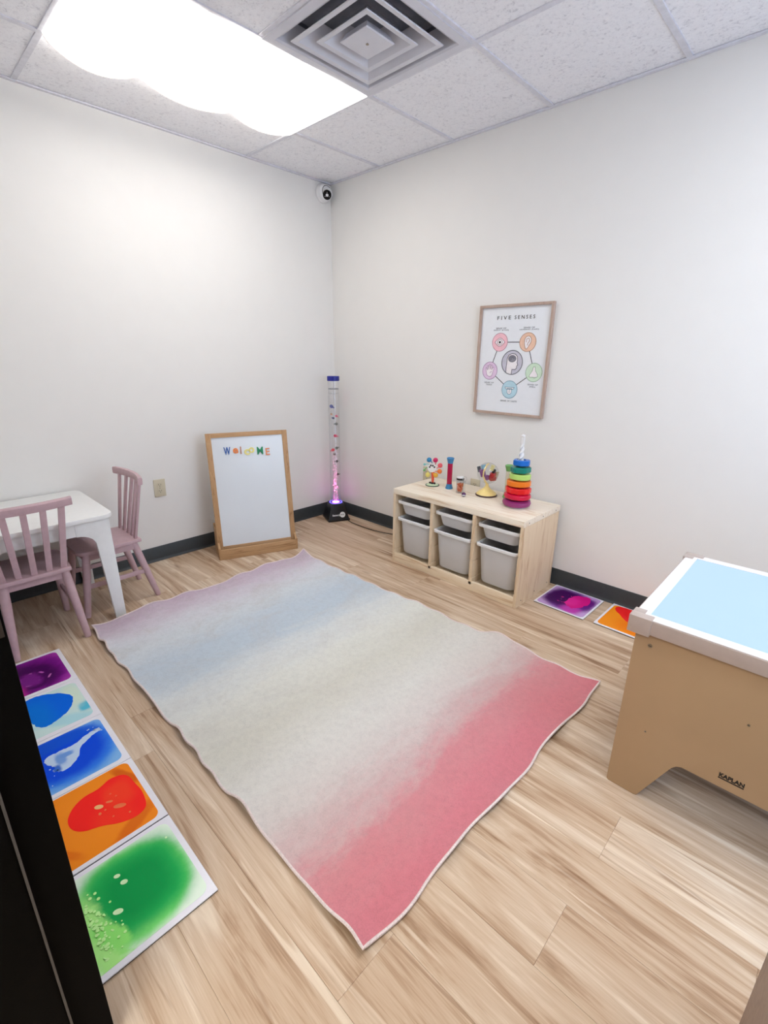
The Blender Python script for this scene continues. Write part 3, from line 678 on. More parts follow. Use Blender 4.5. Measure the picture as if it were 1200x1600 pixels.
for k, (x, z, c0, c1_) in ring.items():
    disc = pprism(circ(x, z, .052, 36), flat('print_%s' % k, c0, .6), 'printed_circle')
    dk = flat('print_line_%s' % k, c1_, .6); ln = BM(); stroke_bm(ln, circ(x, z, .0515, 40), .0028, 3, True)
    if k == 'eye':
        lens_ = [(x-.034+.068*i/12, z+.024*math.sin(PI*i/12)) for i in range(13)] + [(x+.034-.068*i/12, z-.024*math.sin(PI*i/12)) for i in range(1, 12)]
        pprism(lens_, wh, 'printed_shape', 2); stroke_bm(ln, lens_, .003, 3, True); stroke_bm(ln, circ(x, z, .016, 20), .003, 3, True); pprism(circ(x, z, .007, 12), M['ink'], 'printed_shape', 4)
    if k == 'ear':
        e_ = [(x-.008+.0*i, z) for i in range(0)] + [(x+p[0], z+p[1]) for p in ((-.012, -.036), (-.018, -.02), (-.022, .004), (-.018, .024), (-.004, .034), (.012, .032), (.022, .018), (.022, .0), (.012, -.014), (.004, -.030), (-.004, -.038))]
        pprism(smooth_poly(e_, 1), wh, 'printed_shape', 2); stroke_bm(ln, smooth_poly(e_, 1), .003, 3, True)
        stroke_bm(ln, [(x-.01, z+.0), (x-.008, z+.018), (x+.006, z+.022), (x+.012, z+.008), (x+.002, z-.004), (x-.002, z-.018)], .003, 4)
    if k == 'hand':
        hnd = [(-.018, -.028), (-.026, -.004), (-.030, .016), (-.024, .018), (-.018, .004), (-.018, .03), (-.011, .031), (-.009, .008), (-.006, .038), (.001, .038), (.003, .009), (.008, .034), (.015, .033), (.013, .006), (.020, .022), (.027, .020), (.023, -.006), (.016, -.030), (.0, -.036)]
        hp = [(x+p[0], z+p[1]) for p in hnd]; pprism(hp, wh, 'printed_shape', 2); stroke_bm(ln, hp, .0026, 3, True); stroke_bm(ln, [(x+.014, z-.004), (x+.0, z-.012)], .0026, 4)
    if k == 'nose':
        nz = [(-.006, .032), (-.010, .01), (-.024, -.012), (-.028, -.024), (-.018, -.028), (-.006, -.026), (.006, -.030), (.018, -.026), (.026, -.022), (.024, -.010), (.010, .01), (.006, .032)]
        hp = [(x+p[0], z+p[1]) for p in nz]; pprism(hp, wh, 'printed_shape', 2); stroke_bm(ln, hp, .0026, 3, True)
    if k == 'tongue':
        lip = [(-.032, .014), (.032, .014), (.024, .002), (-.024, .002)]; tg = [(-.016, .006), (.016, .006), (.015, -.018), (.006, -.028), (-.006, -.028), (-.015, -.018)]
        for q in (tg, lip):
            hp = [(x+p[0], z+p[1]) for p in q]; pprism(hp, wh, 'printed_shape', 2); stroke_bm(ln, hp, .0028, 3, True)
        stroke_bm(ln, [(x, z), (x, z-.018)], .0026, 4)
    obj('printed_outline', ln, dk, pp, smooth=False)
x, z = 1.645, 1.310
pprism(circ(x, z, .069, 44), flat('print_lilac', (206, 203, 216), .6), 'printed_circle')
head = [(-.036, -.058), (-.036, -.03), (-.034, .0), (-.034, .022), (-.024, .042), (-.004, .051), (.018, .048), (.033, .034), (.036, .012), (.034, .0), (.040, -.014), (.034, -.018), (.033, -.032), (.024, -.040), (.004, -.040), (.002, -.066), (-.016, -.066)]
hp = [(x+p[0], z+p[1]) for p in head]; pprism(hp, wh, 'printed_shape', 2)
ln = BM(); stroke_bm(ln, hp[:15]+[hp[15]], .004, 3); stroke_bm(ln, circ(x, z, .0685, 44), .0042, 3, True)
bc = (x+.0, z+.022); pprism(circ(bc[0], bc[1], .025, 24, .75), flat('print_brain', (150, 148, 160), .6), 'printed_shape', 3)
stroke_bm(ln, circ(bc[0], bc[1], .025, 24, .75), .003, 5, True)
for rr in (.017, .009): stroke_bm(ln, circ(bc[0], bc[1], rr, 12, .7)[:9], .0026, 5)
obj('printed_outline', ln, M['ink2'], pp, smooth=False)

# ================================================================== STORAGE UNIT WITH BINS
UX, UY, UW, UD, UH = 1.12, -.026, .94, .44, .515
un = thing('storage_unit', 'low pale pine storage unit with six frosted bins under the poster', 'storage unit', (UX, UY, 0))
obj('top', box(BM(), (0, -UD, UH-.036), (UW, 0, UH), .003), M['pine_t'], un)
obj('bottom_board', box(BM(), (.018, -UD+.004, .025), (UW-.018, -.006, .043)), M['pine'], un)
obj('base_rail', box(BM(), (.018, -UD, 0), (UW-.018, -UD+.018, .062), .0015), M['pine'], un)
obj('back_board', box(BM(), (.018, -.012, .043), (UW-.018, -.004, UH-.036)), M['pine'], un)
def upright(x0, x1, nm, z0=0.0, gl=True, gr=True):
    """board with three runner grooves: core plus proud strips between the grooves"""
    b = BM(); t_ = (x1-x0)
    cl = x0+(.004 if gl else 0); cr = x1-(.004 if gr else 0)
    box(b, (cl, -UD, z0), (cr, -.012, UH-.036))
    zs = [z0, .085, .195, .305, .415, UH-.036]
    for a, c in zip(zs, zs[1:]):
        lo_ = a if a == z0 else a+.006
        if lo_ < c:
            if gl: box(b, (x0, -UD, lo_), (cl, -.012, c), .0012, 1)
            if gr: box(b, (cr, -UD, lo_), (x1, -.012, c), .0012, 1)
    return obj(nm, b, M['pine_v'], un)
upright(0, .018, 'side_panel', 0, False, True); upright(UW-.018, UW, 'side_panel', 0, True, False)
upright(.311, .333, 'divider', .043); upright(.620, .642, 'divider', .043)
for z in (.03, UH-.02):
    for y in (-.06, -.22, -.38): obj('screw', cyl(BM(), (UW-.0005, y, z), (UW+.0006, y, z), .0035, n=10), M['slot'], un)
bays = [(.018, .311), (.333, .620), (.642, .922)]
gb = 'frosted storage bins in the pine unit'
def storage_bin(x0, x1, ztop, h, label, fwd_=0.0):
    cx = (x0+x1)/2; wd = (x1-x0)-.006; o = thing('storage_bin', label, 'storage bin', (UX+cx, UY-UD/2, ztop-h), 0, gb)
    D0, D1 = -UD/2+.016-fwd_, UD/2-.03
    # tapered body, open on top
    bm = BM(); L = []
    for k, (ins, z, r_) in enumerate(((.030, 0, .045), (.026, .006, .045), (.012, h-.012, .038))):
        L.append([bm.verts.new((p[0], p[1], z)) for p in rrect(-wd/2+ins, D0+ins*.8, wd/2-ins, D1-ins*.6, r_, 5)])
    for k, (ins, z, r_) in enumerate(((.015, h-.012, .036), (.029, .009, .043))):
        L.append([bm.verts.new((p[0], p[1], z)) for p in rrect(-wd/2+ins, D0+ins*.8, wd/2-ins, D1-ins*.6, r_, 5)])
    n = len(L[0]); bm.faces.new(L[0][::-1]); bm.faces.new(L[-1])
    for a, c in zip(L, L[1:]):
        for i in range(n): bm.faces.new((a[i], a[(i+1) % n], c[(i+1) % n], c[i]))
    bmesh.ops.recalc_face_normals(bm, faces=bm.faces); obj('body', bm, M['bin'], o)
    # rim
    bm = BM(); L = []
    for off, z in ((.014, h-.014), (0, h-.016), (-.001, h-.002), (.002, h), (.012, h), (.014, h-.003)):
        L.append([bm.verts.new((p[0], p[1], z)) for p in rrect(-wd/2+off, D0-.006+off, wd/2-off, D1+.004-off, .028-off*.3 if off > 0 else .028, 5)])
    n = len(L[0])
    for a, c in zip(L, L[1:]+[L[0]]):
        for i in range(n): bm.faces.new((a[i], a[(i+1) % n], c[(i+1) % n], c[i]))
    bmesh.ops.recalc_face_normals(bm, faces=bm.faces); obj('rim', bm, M['white_pl'], o)
    return o
nm3 = ('left', 'middle', 'right')
for (a, c), nmx in zip(bays, nm3):
    storage_bin(a, c, .435, .088, 'shallow frosted bin in the upper %s bay of the pine unit' % nmx)
    storage_bin(a, c, .318, .245, 'deep frosted bin in the lower %s bay of the pine unit' % nmx, {'left': 0, 'middle': .012, 'right': .006}[nmx])

# ================================================================== TOYS ON THE UNIT
ZT = UH
# 1 wheel toy with balls
wt = thing('spinning_wheel_toy', 'baby spinning wheel toy with coloured balls on a pale green suction base', 'toy', (1.25, -.222, ZT))
b = lathe(BM(), [(0, .012), (.02, .012), (.036, .008), (.043, .002), (.044, 0), (0, 0)], 28); obj('suction_base', b, flat('toy_mint', (206, 228, 190)), wt)
obj('base_ring', lathe(BM(), [(.042, -.0), (.047, 0), (.047, .004), (.042, .005), (.042, 0)], 28), flat('toy_dark_green', (30, 70, 52)), wt)
b = BM(); tube(b, [(0, 0, .012), (.002, 0, .04), (0, 0, .09), (0, 0, .128)], .008, 10, radii=[.007, .009, .011, .009]); obj('body_post', b, flat('toy_coral', (240, 96, 66)), wt)
for fp in ((-.014, -.008, .016), (.006, -.011, .016), (.018, -.002, .016)): obj('foot', sph(BM(), fp, .008), flat('toy_black', (26, 20, 20)), wt)
hubc = Vector((0, -.012, .122)); face = Euler((0, 0, R(35))).to_matrix()
def wp(ang, r_, d=0): v = face @ Vector((math.cos(R(ang))*r_, -d, math.sin(R(ang))*r_)); return hubc+v
b = BM(); cyl(b, wp(0, 0, -.004), wp(0, 0, .006), .030, n=28); obj('face_disc', b, flat('toy_white', (236, 234, 230)), wt)
b = BM()
for an, r_ in ((70, .016), (115, .018), (20, .017), (160, .016)): cyl(b, wp(an, r_, .006), wp(an, r_, .0075), .006, n=12)
obj('face_marks', b, flat('toy_dark', (60, 48, 50)), wt)
for an, cc, nm in ((112, (40, 128, 172), 'blue'), (68, (206, 20, 92), 'crimson'), (18, (240, 98, 108), 'pink'), (-24, (240, 126, 48), 'orange'), (-62, (238, 180, 60), 'yellow'), (-118, (232, 214, 110), 'pale yellow'), (200, (120, 190, 120), 'green'), (158, (130, 200, 196), 'teal')):
    cmat = flat('toy_%s' % nm.replace(' ', '_'), cc)
    b = BM()
    tube(b, [wp(an-26, .026), wp(an-14, .042), wp(an, .052)], .003, 6)
    if an in (200, 158): sph(b, wp(an, .054), .0085)
    else: sph(b, wp(an, .056), .0165, 18)
    obj('ball_arm', b, cmat, wt)['label'] = '%s ball on a curved arm' % nm
# 2 sand tube
def shaker(name, label, loc, h, r_, capc, bodyc, body_clear=False):
    t_ = thing(name, label, 'toy', loc)
    obj('base_cap', lathe(BM(), [(0, 0), (r_*1.45, 0), (r_*1.5, .004), (r_*1.35, .012), (r_*1.08, .028), (r_*1.05, .032), (0, .032)], 24), capc, t_)
    obj('barrel', lathe(BM(), [(0, .032), (r_, .032), (r_, h-.034), (0, h-.034)], 24), bodyc, t_)
    obj('top_cap', lathe(BM(), [(0, h-.036), (r_*1.05, h-.036), (r_*1.08, h-.03), (r_*1.4, h-.010), (r_*1.5, h-.004), (r_*1.35, h), (r_*.9, h-.006), (0, h-.006)], 24), capc, t_)
    return t_
shaker('rattle_tube', 'crimson rattle tube with flared blue end caps on the pine unit', (1.378, -.208, ZT), .205, .0165, flat('toy_blue_cap', (62, 132, 182)), flat('toy_crimson_body', (176, 12, 66), .2))
# 3 jar
jr = thing('toy_jar', 'small clear jar of orange pieces with a black and white lid', 'jar', (1.487, -.243, ZT))
obj('glass_body', lathe(BM(), [(0, .001), (.022, .001), (.024, .004), (.024, .085), (.0225, .085), (.0225, .004), (0, .004)], 24), M['clear'], jr)
b = BM()
for k in range(70):
    a = random.uniform(0, 2*PI); rr = random.uniform(0.006, .0165); box(b, (rr*math.cos(a)-.004, rr*math.sin(a)-.004, .006+.05*k/70), (rr*math.cos(a)+.004, rr*math.sin(a)+.004, .016+.05*k/70), .001, 1, Euler((a, rr*30, a)).to_matrix())
o = obj('filling', b, flat('toy_orange_fill', (240, 104, 34)), jr); o['kind'] = 'stuff'
obj('lid_ring', lathe(BM(), [(0, .086), (.0245, .086), (.0245, .098), (0, .098)], 24), flat('toy_black', (26, 20, 20)), jr)
obj('lid', lathe(BM(), [(0, .098), (.0235, .098), (.022, .104), (0, .106)], 24), M['white_pl'], jr)
# 4 clear rattle
rt = thing('clear_rattle', 'small clear rattle with ring top and purple ball foot beside the jar', 'rattle', (1.558, -.30, ZT))
obj('foot_ball', sph(BM(), (0, 0, .014), .014, 18), flat('toy_plum', (78, 40, 86), .2), rt)
obj('band', lathe(BM(), [(.0132, .009), (.0146, .010), (.0146, .014), (.0132, .015)], 20), flat('toy_white', (236, 234, 230)), rt)
obj('stem', lathe(BM(), [(0, .026), (.007, .027), (.006, .06), (.008, .10), (0, .102)], 16), M['clear'], rt)
b = BM(); tube(b, [(0+.014*math.cos(a), 0, .114+.014*math.sin(a)) for a in (2*PI*i/20 for i in range(20))], .003, 8, closed=True); obj('ring', b, M['clear'], rt)
# 5 rainmaker ball toy
bt = thing('spinning_ball_toy', 'clear spinning ball toy full of coloured flaps on a yellow suction base', 'toy', (1.637, -.168, ZT))
obj('suction_cup', lathe(BM(), [(0, 0), (.064, 0), (.068, .004), (.064, .010), (0, .010)], 32), flat('toy_dark_brown', (62, 28, 30)), bt)
obj('base_cone', lathe(BM(), [(.064, .008), (.060, .016), (.045, .028), (.025, .042), (.012, .058), (.009, .075), (0, .076)], 32), flat('toy_cream_yellow', (250, 224, 146)), bt)
b = BM(); tube(b, [(.0, -.0, .07), (.0, -.030, .10), (0, -.052, .13), (0, -.050, .16), (0, -.02, .196), (0, 0, .2)], .005, 8); obj('yoke', b, flat('toy_cream_yellow', (250, 224, 146)), bt)
bcz = .142
obj('ball_shell', sph(BM(), (0, 0, bcz), .066, 28), M['clear'], bt)
for an, rr, zz, cc, s3 in ((200, .035, .0, (134, 70, 140), (.014, .02, .024)), (-25, .034, -.020, (206, 52, 52), (.014, .02, .026)), (150, .030, .038, (126, 186, 214), (.014, .012, .014)), (30, .030, .036, (240, 232, 160), (.012, .012, .018)),
                       (175, .055, .022, (88, 92, 100), (.006, .012, .018)), (8, .036, .012, (70, 60, 62), (.008, .012, .016)), (0, .055, -.004, (196, 176, 140), (.006, .010, .018)), (255, .03, -.03, (150, 80, 150), (.012, .012, .014))):
    a = R(an+0); d = Euler((0, 0, R(30))).to_matrix() @ Vector((math.cos(a)*rr, 0, 0)); c_0 = Vector((d.x, d.y-.008*math.sin(a), bcz+zz))
    b = box(BM(), c_0-Vector(s3), c_0+Vector(s3), .004, 2, Euler((0, .3, R(an))).to_matrix()); obj('flap', b, flat('flap_%d_%d' % cc[:2], cc), bt)
# 6 pale green shaker, behind the stacker
shaker('rattle_tube', 'pale rattle tube with green caps standing behind the ring stacker', (1.757, -.125, ZT), .205, .0175, flat('toy_green_cap', (110, 176, 96)), flat('toy_pale_body', (222, 220, 196), .25))
# 7 ring stacker
sx, sy0 = 1.884, -.237
st = thing('spiral_stacker', 'tall twisted white post of the ring stacker at the right end of the unit', 'toy', (sx, sy0, ZT))
obj('foot', lathe(BM(), [(0, 0), (.060, 0), (.062, .004), (.02, .006), (0, .006)], 24), M['white_pl'], st)
bm = BM(); rings = []; NZ = 110
for i in range(NZ+1):
    z = .006+(.405-.006)*i/NZ; tw = z*95; base_r = .020-.011*i/NZ
    if z > .365: tw = .365*95; base_r = .0095
    rings.append([bm.verts.new(((base_r*(1+.32*math.cos(2*(a)))) * math.cos(a+tw), (base_r*(1+.32*math.cos(2*a)))*math.sin(a+tw), z)) for a in (2*PI*k/16 for k in range(16))])
for a, c in zip(rings, rings[1:]):
    for k in range(16): bm.faces.new((a[k], a[(k+1) % 16], c[(k+1) % 16], c[k]))
bm.faces.new(rings[0][::-1]); bm.faces.new(rings[-1])
obj('twisted_post', bm, M['white_pl'], st); obj('tip', sph(BM(), (0, 0, .410), .010, 14, (1.2, 1.2, .8)), M['white_pl'], st)
gr = 'rings threaded on the spiral stacker'
zr = .007
for k, (nm, cc, ro, shp, dx) in enumerate((('purple', (146, 50, 112), .081, 'disc', 0), ('raspberry', (214, 10, 62), .077, 'disc', .001), ('red', (236, 34, 34), .070, 'gear', .004), ('orange', (246, 130, 34), .068, 'cyl', .004), ('lime', (190, 226, 120), .060, 'cyl', .010), ('teal', (0, 130, 116), .055, 'hex', .010), ('blue', (20, 110, 206), .047, 'hex', .012))):
    hh = .036 if shp == 'disc' else .031; N = 48; bm = BM(); ri = .024
    prof = {'disc': [(ri, .0), (ro*.78, 0), (ro*.95, .006), (ro, hh*.5), (ro*.95, hh-.006), (ro*.78, hh), (ri, hh)],
            'cyl': [(ri, 0), (ro-.004, 0), (ro, .004), (ro, hh-.004), (ro-.004, hh), (ri, hh)]}.get(shp) or [(ri, 0), (ro-.004, 0), (ro, .004), (ro, hh-.004), (ro-.004, hh), (ri, hh)]
    rr_ = []
    for r_, z in prof:
        ring_ = []
        for i in range(N):
            a = 2*PI*i/N; f_ = 1.0
            if r_ > ri+.01:
                if shp == 'gear': f_ = 1+.035*math.cos(12*a)
                if shp == 'hex': f_ = 1+.05*math.cos(6*a)
            ring_.append(bm.verts.new((r_*f_*math.cos(a), r_*f_*math.sin(a), z)))
        rr_.append(ring_)
    for a, c in zip(rr_, rr_[1:]+[rr_[0]]):
        for i in range(N): bm.faces.new((a[i], a[(i+1) % N], c[(i+1) % N], c[i]))
    bmesh.ops.recalc_face_normals(bm, faces=bm.faces)
    o = obj('stacking_ring', bm, flat('ring_%s' % nm, cc, .28), None, (sx+dx*.6, sy0, ZT+zr), (R((-1) ** k*1.2), R(1.0), k*.5))
    tag(o, '%s plastic ring on the spiral stacker, %s' % (nm, ('the widest, at the bottom', 'second from the bottom', 'with fluted edge', 'in the middle of the stack', 'pale green, above the orange one', 'second from the top', 'the smallest, at the top')[k]), 'ring', gr)
    # inner collar visible in the gap above each ring
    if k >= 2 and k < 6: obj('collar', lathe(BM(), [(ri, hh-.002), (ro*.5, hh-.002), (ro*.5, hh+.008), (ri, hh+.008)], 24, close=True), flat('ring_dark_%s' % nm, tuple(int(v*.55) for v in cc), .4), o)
    zr += .0395

# ================================================================== OUTLETS
def outlet(name, label, loc, rz, tilt=0.0):
    """plate in local xz plane facing -y"""
    o = thing(name, label, 'outlet', loc, rz, 'ivory wall outlets')
    o.rotation_euler = (0, tilt, rz)
    pl = obj('cover_plate', box(BM(), (-.037, -.006, -.058), (.037, 0, .058), .003, 2), M['ivory'], o)
    for sz in (-.0205, .0205):
        rc = obj('receptacle', prism(BM(), [(p[0], p[1]+sz) for p in rrect(-.017, -.0145, .017, .0145, .008, 4)], .002, 'xz', -.0078), M['ivory'], o)
        b = BM(); box(b, (-.0075, -.0084, sz-.001), (-.0055, -.0077, sz+.008)); box(b, (.0055, -.0084, sz-.001), (.0075, -.0077, sz+.007)); cyl(b, (0, -.0084, sz-.007), (0, -.0077, sz-.007), .0024, n=10)
        obj('slots', b, M['slot'], rc)
    obj('plate_screw', cyl(BM(), (0, -.0066, 0), (0, -.0058, 0), .003, n=10), M['screw'], o)
outlet('wall_outlet', 'ivory wall outlet on the left wall between pink chair and whiteboard easel', (0.0008, -1.527, .497), R(90), R(1.5))
outlet('wall_outlet', 'ivory wall outlet behind the toy with coloured balls', (1.028, -.0008, .512), 0)
outlet('wall_outlet', 'ivory wall outlet behind the jar and the yellow based toy', (1.446, -.0008, .497), 0)

# ================================================================== SECURITY CAMERA
sc_o = thing('security_camera', 'white dome security camera with black lens high in the room corner', 'camera', (0.0008, -.082, 2.470))
def latx(prof, n=32):
    bm = lathe(BM(), prof, n); bmesh.ops.transform(bm, matrix=Matrix.Rotation(R(90), 4, 'Y'), verts=bm.verts); return bm
obj('mount_ring', latx([(0, 0), (.062, 0), (.064, .004), (.062, .016), (.057, .022), (0, .022)]), M['white_pl'], sc_o)
obj('housing', latx([(.055, .02), (.055, .036), (.050, .048), (.040, .054), (0, .054)]), M['white_pl'], sc_o)
aim = (Vector((3.16, -2.69, 1.34))-Vector((0, -.08, 2.48))).normalized(); aim = (aim+Vector((0, .0, -.25))).normalized()
cc_ = Vector((.048, .006, -.008))
obj('eyeball', sph(BM(), cc_, .040, 28), M['white_pl'], sc_o)
obj('socket_gap', latx([(.036, .052), (.041, .0555), (.043, .052)]), M['slot'], sc_o)
b = BM(); cyl(b, cc_+aim*.022, cc_+aim*.0385, .0315, .030, 28); obj('lens_face', b, M['lens'], sc_o)
b = BM(); q_ = Vector((0, 0, 1)).rotation_difference(aim).to_matrix()
for an in (20, 140, 260): obj('infrared_led', sph(BM(), cc_+aim*.0385+q_@Vector((.017*math.cos(R(an)), .017*math.sin(R(an)), 0)), .003, 8), flat('pale_led', (180, 175, 175), .3), sc_o)

# ================================================================== WHITEBOARD EASEL
EA = math.atan2(.93239, .36146)
ea = thing('easel', 'oak floor easel with whiteboard and tray standing against the left wall', 'easel', (.299, -1.308, 0), EA)
W_ = .540
v0 = Vector((0, .045, .052)); v1 = Vector((0, .160, .840)); ud = (v1-v0).normalized(); ang = math.atan2(ud.y, ud.z)
Lb = (v1-v0).length; nb = Vector((0, -ud.z, ud.y))       # towards the viewer
BMx = Matrix(((1, 0, 0, 0), (0, -nb.y*1.0, ud.y, v0.y), (0, -nb.z, ud.z, v0.z), (0, 0, 0, 1)))
def bbox(lo, hi, bev=.002):
    b = box(BM(), lo, hi, bev); bmesh.ops.transform(b, matrix=BMx, verts=b.verts); return b
fs = .034
obj('stile', bbox((0, -.006, 0), (fs, .016, Lb)), M['oak_v'], ea); obj('stile', bbox((W_-fs, -.006, 0), (W_, .016, Lb)), M['oak_v'], ea)
obj('top_rail', bbox((fs, -.006, Lb-.030), (W_-fs, .016, Lb)), M['oak'], ea); obj('bottom_rail', bbox((fs, -.006, 0), (W_-fs, .016, .028)), M['oak'], ea)
obj('whiteboard', bbox((fs-.003, .001, .025), (W_-fs+.003, .010, Lb-.027), 0), M['board'], ea)
prof = [(-.0, 0), (-.0, .078), (.018, .082), (.038, .096), (.056, .122), (.074, .152), (.096, .178), (.12, .190), (.235, .196), (.235, 0)]
for x0 in (-.002, W_-.012):
    obj('side_bracket', prism(BM(), prof, .014, 'yz', x0, .0012), M['oak_v'], ea)
obj('tray_front', box(BM(), (.012, -.0, .0), (W_-.012, .013, .072), .0015), M['oak'], ea)
obj('tray_floor', box(BM(), (.012, .013, .012), (W_-.012, .225, .022)), M['oak'], ea)
for x0 in (.02, W_-.045): obj('back_leg', box(BM(), (x0, .215, .015), (x0+.025, .233, .76), .002), M['oak_v'], ea)
obj('marker', cyl(BM(), (.300, .025, .032), (.365, .030, .034), .008, n=10), M['ink'], ea)
# magnets
Rz = Matrix.Rotation(EA, 4, 'Z'); Wm = Matrix.Translation((.299, -1.308, 0)) @ Rz @ BMx
gm = 'magnetic letters spelling welcome'
for ch, x0, x1, z0, z1, cc, nmc in (('W', .107, .150, .650, .702, (0, 84, 170), 'blue'), ('e', .166, .200, .655, .692, (238, 134, 60), 'orange'), ('l', .214, .2215, .650, .700, (200, 140, 110), 'dull orange'), ('c', .238, .277, .640, .680, (238, 226, 140), 'pale yellow'),
                                ('o', .270, .308, .652, .690, (244, 230, 130), 'yellow'), ('M', .325, .366, .638, .690, (0, 140, 84), 'green'), ('E', .383, .411, .630, .678, (232, 142, 84), 'peach')):
    cxx, czz = (x0+x1)/2, z0
    bm = BM(); lift = .0102 if ch == 'o' else .0
    text_box(bm, ch, x0-cxx, x1-cxx, 0, z1-z0, .005, .012 if ch in 'MWE' else .03, mapf=lambda X, Y, D: (X, -D, Y))
    o = obj('magnet_letter', bm, flat('magnet_%s' % nmc.replace(' ', '_'), cc, .35))
    o.matrix_world = Wm @ Matrix.Translation((cxx, .0008, czz))
    tag(o, '%s magnetic letter %s on the whiteboard' % (nmc, ch), 'magnet', gm)

# ================================================================== BUBBLE TUBE
TX, TY = .172, -.160
bu = thing('bubble_tube', 'tall clear bubble tube with blue cap and black base in the corner', 'bubble tube', (TX, TY, 0), R(66))
hb, ht = .094, .056
b = sqring(BM(), [(hb-.002, 0), (hb, .003), (hb, .016), (hb-.006, .02), (ht, .140), (ht-.003, .146), (.001, .146)])
bmesh.ops.recalc_face_normals(b, faces=b.faces); obj('base', b, plain('black_base_plastic', (14, 14, 20), .3, mottle=.02), bu, smooth=False)
# logo on the sloped front (local -y face)
sl = Vector((0, .038-.006+.006, .12)).normalized()
def lg(X, Y, D):
    p = Vector((0, -hb+.006, .02)) + Vector((X, 0, 0)) + Vector((0, (hb-.006-ht)/.12*1.0, 1)).normalized()*Y
    n_ = Vector((0, -.12, (hb-.006-ht))).normalized(); return p+n_*(D+.0004)
bm = BM(); text_box(bm, 'Sensory', -.055, .012, .022, .042, .0008, .03, mapf=lg); obj('logo_lettering', bm, M['white_pl'], bu, smooth=False)
bm = BM(); vs = [bm.verts.new(lg(p[0], p[1], .0006)) for p in circ(.033, .034, .024, 24)]; bm.faces.new(vs); obj('logo_disc', bm, M['white_pl'], bu, smooth=False)
bm = BM(); text_box(bm, 'EDGE', .016, .048, .030, .040, .0008, .02, mapf=lambda X, Y, D: lg(X, Y, D+.0006)); obj('logo_disc_lettering', bm, M['ink2'], bu, smooth=False)
r_o = .045
obj('acrylic_tube', lathe(BM(), [(r_o, .146), (r_o, 1.150), (r_o-.003, 1.150), (r_o-.003, .150)], 40, close=True), M['tube'], bu)
obj('water_surface', lathe(BM(), [(0, 1.048), (r_o-.0035, 1.048), (r_o-.0035, 1.049), (0, 1.049)], 32), M['tube'], bu)
obj('inner_ring', lathe(BM(), [(r_o-.004, 1.083), (r_o-.0032, 1.083), (r_o-.0032, 1.087), (r_o-.004, 1.087)], 32, close=True), M['ink2'], bu)
obj('top_cap', lathe(BM(), [(0, 1.183), (.046, 1.183), (.0485, 1.180), (.0485, 1.148), (.045, 1.146), (0, 1.146)], 36), flat('cap_navy_blue', (24, 34, 140), .3), bu)
obj('air_line', cyl(BM(), (.004, .002, .95), (.004, .002, 1.15), .0016, n=8), flat('clear_grey', (190, 190, 195)), bu)
obj('led_ring', lathe(BM(), [(.010, .1465), (.030, .1465), (.030, .149), (.010, .149)], 28, close=True), emitter('magenta_led', (1.0, .12, .75), 9, True), bu)
bm = BM(); rnd = random.Random(3)
for k in range(190):
    z = .155+.42*(k/190)**1.15; sp_r = .012+.010*(z-.15)/.4
    sph(bm, (rnd.gauss(0, sp_r*.55), rnd.gauss(0, sp_r*.55), z), rnd.uniform(.0022, .0062), 8)
tag(obj('bubbles', bm, M['bubble'], bu), kind='stuff')
for k in range(3):
    for zt_, en_, sz_ in ((.36, 16, 14), (.75, 34, 7)):
        an = R(60+120*k); off = Vector((.034*math.cos(an), .034*math.sin(an), 0)); aimv = (Vector((0, 0, zt_-.15))-off).normalized()
        ld = bpy.data.lights.new('tube_led', 'SPOT'); ld.energy = en_; ld.color = (1.0, .14, .42); ld.spot_size = R(sz_); ld.spot_blend = .6; ld.shadow_soft_size = .003
        lo_ = bpy.data.objects.new('tube_led', ld); COL.objects.link(lo_); lo_.location = Vector((TX, TY, .151))+off; lo_.rotation_euler = (-aimv).to_track_quat('Z', 'Y').to_euler()
obj('blue_led_ring', lathe(BM(), [(.050, .1465), (.054, .1465), (.054, .148), (.050, .148)], 28, close=True), emitter('blue_led', (.03, .03, 1.0), 5, True), bu)
# fish
fv = Vector((TX-3.1608, TY+2.6908)).normalized(); sd = Vector((fv.y, -fv.x))*1.0
gf = 'plastic fish floating in the bubble tube'
for s_, z, cc, nm, ln_ in ((-.024, .948, (72, 92, 160), 'large slate blue', .013), (-.026, .887, (206, 178, 130), 'small tan', .007), (.024, .872, (236, 96, 130), 'small rose', .009), (-.008, .855, (64, 82, 120), 'small navy', .008), (.022, .809, (104, 108, 100), 'upper grey green', .011),
                           (.010, .712, (226, 70, 110), 'bright pink and dark', .012), (.020, .611, (92, 92, 76), 'olive grey', .011), (-.018, .596, (222, 84, 100), 'red pink', .012), (.0, .560, (120, 96, 88), 'brown slanted', .010), (.019, .500, (70, 62, 60), 'dark brown', .010), (.028, .389, (30, 20, 24), 'black lowest', .009)):
    ln_ *= 1.25; s_ *= .8
    c0 = Vector((TX-sd.x*(-s_), TY-sd.y*(-s_), z)); f = BM(); sgn = 1 if s_ > 0 else -1
    sph(f, (0, 0, 0), ln_, 12, (1, .42, .85))
    prism(f, [(-ln_*.8, 0), (-ln_*1.7, ln_*.6), (-ln_*1.45, 0), (-ln_*1.7, -ln_*.6)], ln_*.2, 'xz', -ln_*.1)
    prism(f, [(-ln_*.3, ln_*.5), (.0, ln_*.95), (ln_*.35, ln_*.5)], ln_*.16, 'xz', -ln_*.08)
    o = obj('toy_fish', f, flat('fish_%s' % nm.replace(' ', '_'), cc), None, c0, (0, R(rnd.uniform(-35, 35)), math.atan2(sd.y, sd.x)+(PI if rnd.random() < .5 else 0)))
    tag(o, '%s toy fish inside the bubble tube' % nm, 'toy fish', gf)
